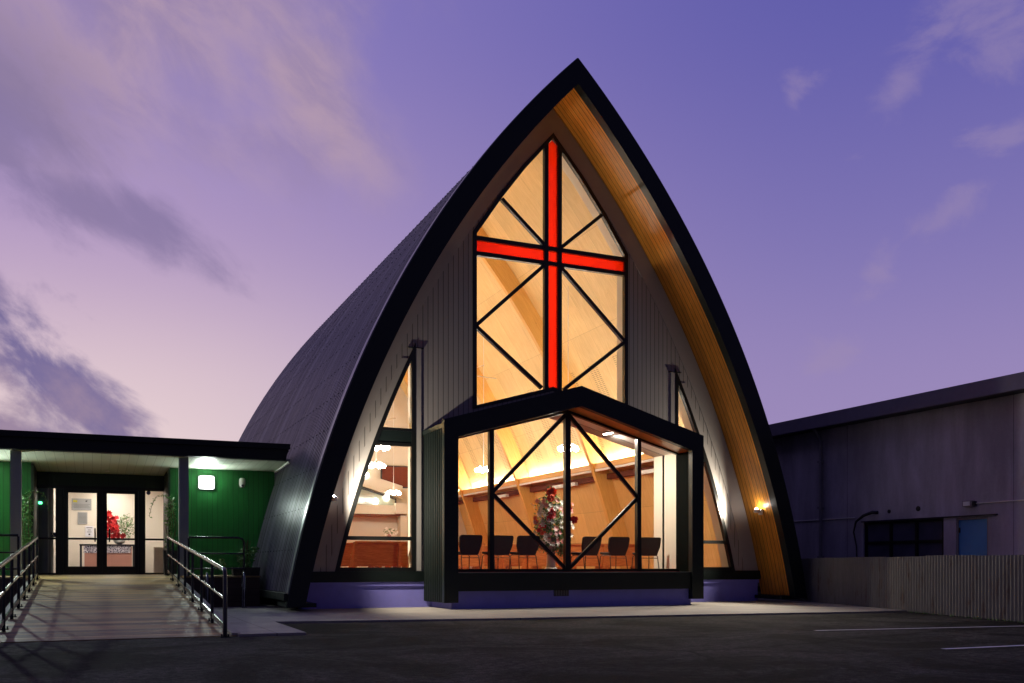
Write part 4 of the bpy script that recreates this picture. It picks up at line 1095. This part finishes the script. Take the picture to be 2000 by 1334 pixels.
# ------------------------------------------------------------------ corrugated fence
P0, P1 = Vector((13.6, 7.6, 0)), Vector((18.9, 25.5, 0))
P0 = Vector((14.05, 9.1, 0)); P1 = Vector((18.6, 24.2, 0))
dv = (P1 - P0); L = dv.length; dv.normalize(); nv = Vector((dv.y, -dv.x, 0))
fn = thing('corrugated_fence', 'low rusty corrugated iron fence in front of the neighbouring building', 'fence', tuple(P0), world=True)
m = MB(); cols = []; n = int(L / .105 * 10); sheet = .84
for k in range(n + 1):
    s_ = L * k / n; w =   .022 * sin(2 * pi * s_ / .105) + .004 * sin(s_ * .9)
    p = P0 + dv * s_ + nv * w; j = int(s_ / sheet); random.seed(j); zt = 1.19 + .03 * (random.random() - .5)
    i = len(m.v); m.v += [(p.x, p.y, .01), (p.x, p.y, zt)]; cols.append(i)
for i, j in zip(cols, cols[1:]): m.f.append((i, j, j + 1, i + 1)); m.uv.append(None)
o = m.build('corrugated_sheet', M['fence'], fn)
o.modifiers.new('s', 'SOLIDIFY').thickness = .0015
for z in (.3, .95):
    a = P0 + nv * .05; b_ = P1 + nv * .05
    MB().tube([(a.x, a.y, z), (b_.x, b_.y, z)], .03, 6).build('fence_rail', M['deckside'], fn)
s_ = 0
while s_ < L:
    p = P0 + dv * s_ + nv * .11; MB().box(p.x - .045, p.x + .045, p.y - .045, p.y + .045, 0, 1.12).build('fence_post', M['deckside'], fn); s_ += 2.4
random.seed(11)
m = MB()
for _ in range(500):
    s_ = random.random() * L; p = P0 + dv * s_ - nv * (.02 + .05 * random.random()); h = .02 + .05 * random.random(); a = random.random() * 6.28
    m.face([(p.x, p.y, 0.), (p.x + .012 * cos(a), p.y + .012 * sin(a), 0.), (p.x + .02 * cos(a + 1), p.y + .02 * sin(a + 1), h)])
tag(m.build('weeds', M['leaf'], kind='stuff'), 'sparse grass tufts along the foot of the fence', 'weeds')

# ------------------------------------------------------------------ world: dusk sky
w = bpy.data.worlds.new('World'); S.world = w; w.use_nodes = True
w.node_tree.nodes.clear(); t = NT(w.node_tree)
D = t.coord('Generated'); x, y, z = t.sep(D)
az = t.m('MULTIPLY', t.m('ARCTAN2', x, y), 180 / pi)      # degrees, 0 along +Y, positive to the right
el = t.m('MULTIPLY', t.m('ARCSINE', z), 180 / pi)
E_ = t.m('MAXIMUM', el, 0.)
zen = t.mix(t.ss(az, -5, 46), (.27, .215, .52), (.115, .108, .40))
low = t.mix(t.ss(az, -2, 44), (.52, .37, .55), (.25, .205, .47))
hor = t.mix(t.ss(az, 0, 36), (.82, .65, .65), (.34, .26, .49))
sky = t.mix(t.ss(E_, 4, 20), hor, low)
sky = t.mix(t.ss(E_, 10, 32), sky, zen)
sky = t.mix(t.ss(E_, 32, 80), sky, (.045, .045, .16))
back = t.mix(t.ss(E_, 0, 50), (.06, .052, .115), (.028, .028, .10))
ab = t.m('ABSOLUTE', t.m('SUBTRACT', az, 12.))
sky = t.mix(t.ss(ab, 60, 125), sky, back)
# clouds: noise on a plane above the ground
pz = t.m('ADD', t.m('MAXIMUM', z, 0.), .12)
pl = t.comb(t.m('DIVIDE', x, pz), t.m('DIVIDE', y, pz), 0.)
def blob(a0, e0, ra, re, rot=0., soft=1.):
    da = t.m('SUBTRACT', az, a0); de = t.m('SUBTRACT', el, e0); c_, s_ = cos(radians(rot)), sin(radians(rot))
    u = t.m('DIVIDE', t.m('ADD', t.m('MULTIPLY', da, c_), t.m('MULTIPLY', de, s_)), ra)
    v_ = t.m('DIVIDE', t.m('SUBTRACT', t.m('MULTIPLY', de, c_), t.m('MULTIPLY', da, s_)), re)
    return t.m('SUBTRACT', 1., t.m('SQRT', t.m('ADD', t.m('MULTIPLY', u, u), t.m('MULTIPLY', v_, v_))))
def cl(*bs):
    o = bs[0]
    for b2 in bs[1:]: o = t.m('MAXIMUM', o, b2)
    return o
ae = t.comb(t.m('MULTIPLY', az, .05), t.m('MULTIPLY', el, .05), 0.)
rotv = t.mapv(ae, (1, 1, 1), rot=(0, 0, radians(35)))
nA = t.noise(t.mapv(rotv, (1.0, 1.45, 1)), 2.4, 9, .57, .25)
nB = t.noise(t.mapv(rotv, (1.2, 2.5, 1), (3.1, 1.7, 0)), 2.5, 9, .6, .35)
nC = t.noise(t.mapv(ae, (1.2, 2.0, 1), (7.3, 2.2, 0)), 3.2, 7, .6, .4)
A = cl(blob(4, 30, 12, 8.5, -5), blob(11.5, 25.5, 6.5, 4.2, -40), blob(-4, 26, 8, 6, -20))
mA = t.ss(t.m('ADD', A, t.m('MULTIPLY', t.m('SUBTRACT', nA, .5), 2.0)), -.35, .95)
sky = t.mix(t.m('MULTIPLY', mA, .72), sky, t.mix(t.ss(nB, .35, .65), (.32, .235, .37), (.50, .35, .40)))
A2 = cl(blob(-5, 23, 8, 5.5, -30), blob(0, 18.8, 9, 2.2, -15), blob(-8, 30, 6, 4, 0))
mA2 = t.ss(t.m('ADD', A2, t.m('MULTIPLY', t.m('SUBTRACT', nB, .5), 2.2)), .0, .9)
sky = t.mix(t.m('MULTIPLY', mA2, .7), sky, (.2, .16, .32))
B = cl(blob(-3, 9.6, 9, 3.8, -48), blob(-2.5, 6.6, 8.5, 2.8, -14), blob(-6, 14, 5.5, 2.6, -42))
mB = t.ss(t.m('ADD', B, t.m('MULTIPLY', t.m('SUBTRACT', nB, .5), 3.0)), -.05, .75)
sky = t.mix(t.m('MULTIPLY', mB, .92), sky, t.mix(t.ss(nA, .4, .62), (.15, .125, .30), (.30, .215, .33)))
C = cl(blob(51, 27, 6, 4.5, 20), blob(48, 18.5, 3.2, 1.3, 35), blob(44.5, 16, 2, 1.2, 30), blob(51, 21.5, 3, 1.5, 0), blob(42, 11.5, 3, 1.5, 0), blob(40, 25, 2, 1.5, 60), blob(45.5, 24.5, 3, 1.5, 40))
mC = t.ss(t.m('ADD', C, t.m('MULTIPLY', t.m('SUBTRACT', nC, .5), 3.4)), .1, 1.0)
sky = t.mix(t.m('MULTIPLY', mC, .45), sky, (.34, .26, .44))
# ground side of the dome stays dark
sky = t.mix(t.ss(el, -1, 0), (.05, .045, .08), sky)
bg = t.new('ShaderNodeBackground'); t.put(bg.inputs[0], sky); bg.inputs[1].default_value = 1.
o_ = t.new('ShaderNodeOutputWorld'); t.l.new(bg.outputs[0], o_.inputs[0])

# ------------------------------------------------------------------ camera and render settings
cam = bpy.data.cameras.new('camera'); co = bpy.data.objects.new('camera', cam); COL.objects.link(co); S.camera = co
co.location = (0, 0, 1.0); co.rotation_euler = (radians(90), 0, -math.atan2(820, 1878))
cam.sensor_width = 36; cam.sensor_fit = 'HORIZONTAL'; cam.lens = 36 * 1878 / 2000; cam.shift_y = (1104 - 667) / 2000; cam.clip_end = 1000; cam.clip_start = .05
# parts of parts must not inherit the world offset twice
for o in bpy.data.objects:
    if o.parent and o.parent.type == 'MESH': o.location = (0, 0, 0)
clean()
S.view_settings.view_transform = 'Standard'; S.view_settings.look = 'None'; S.view_settings.exposure = 0; S.view_settings.gamma = 1
S.render.engine = 'CYCLES'
S.cycles.use_denoising = True
S.cycles.max_bounces = 10; S.cycles.transparent_max_bounces = 12; S.cycles.diffuse_bounces = 5; S.cycles.glossy_bounces = 4
S.cycles.sample_clamp_indirect = 6.
S.cycles.caustics_reflective = False; S.cycles.caustics_refractive = False
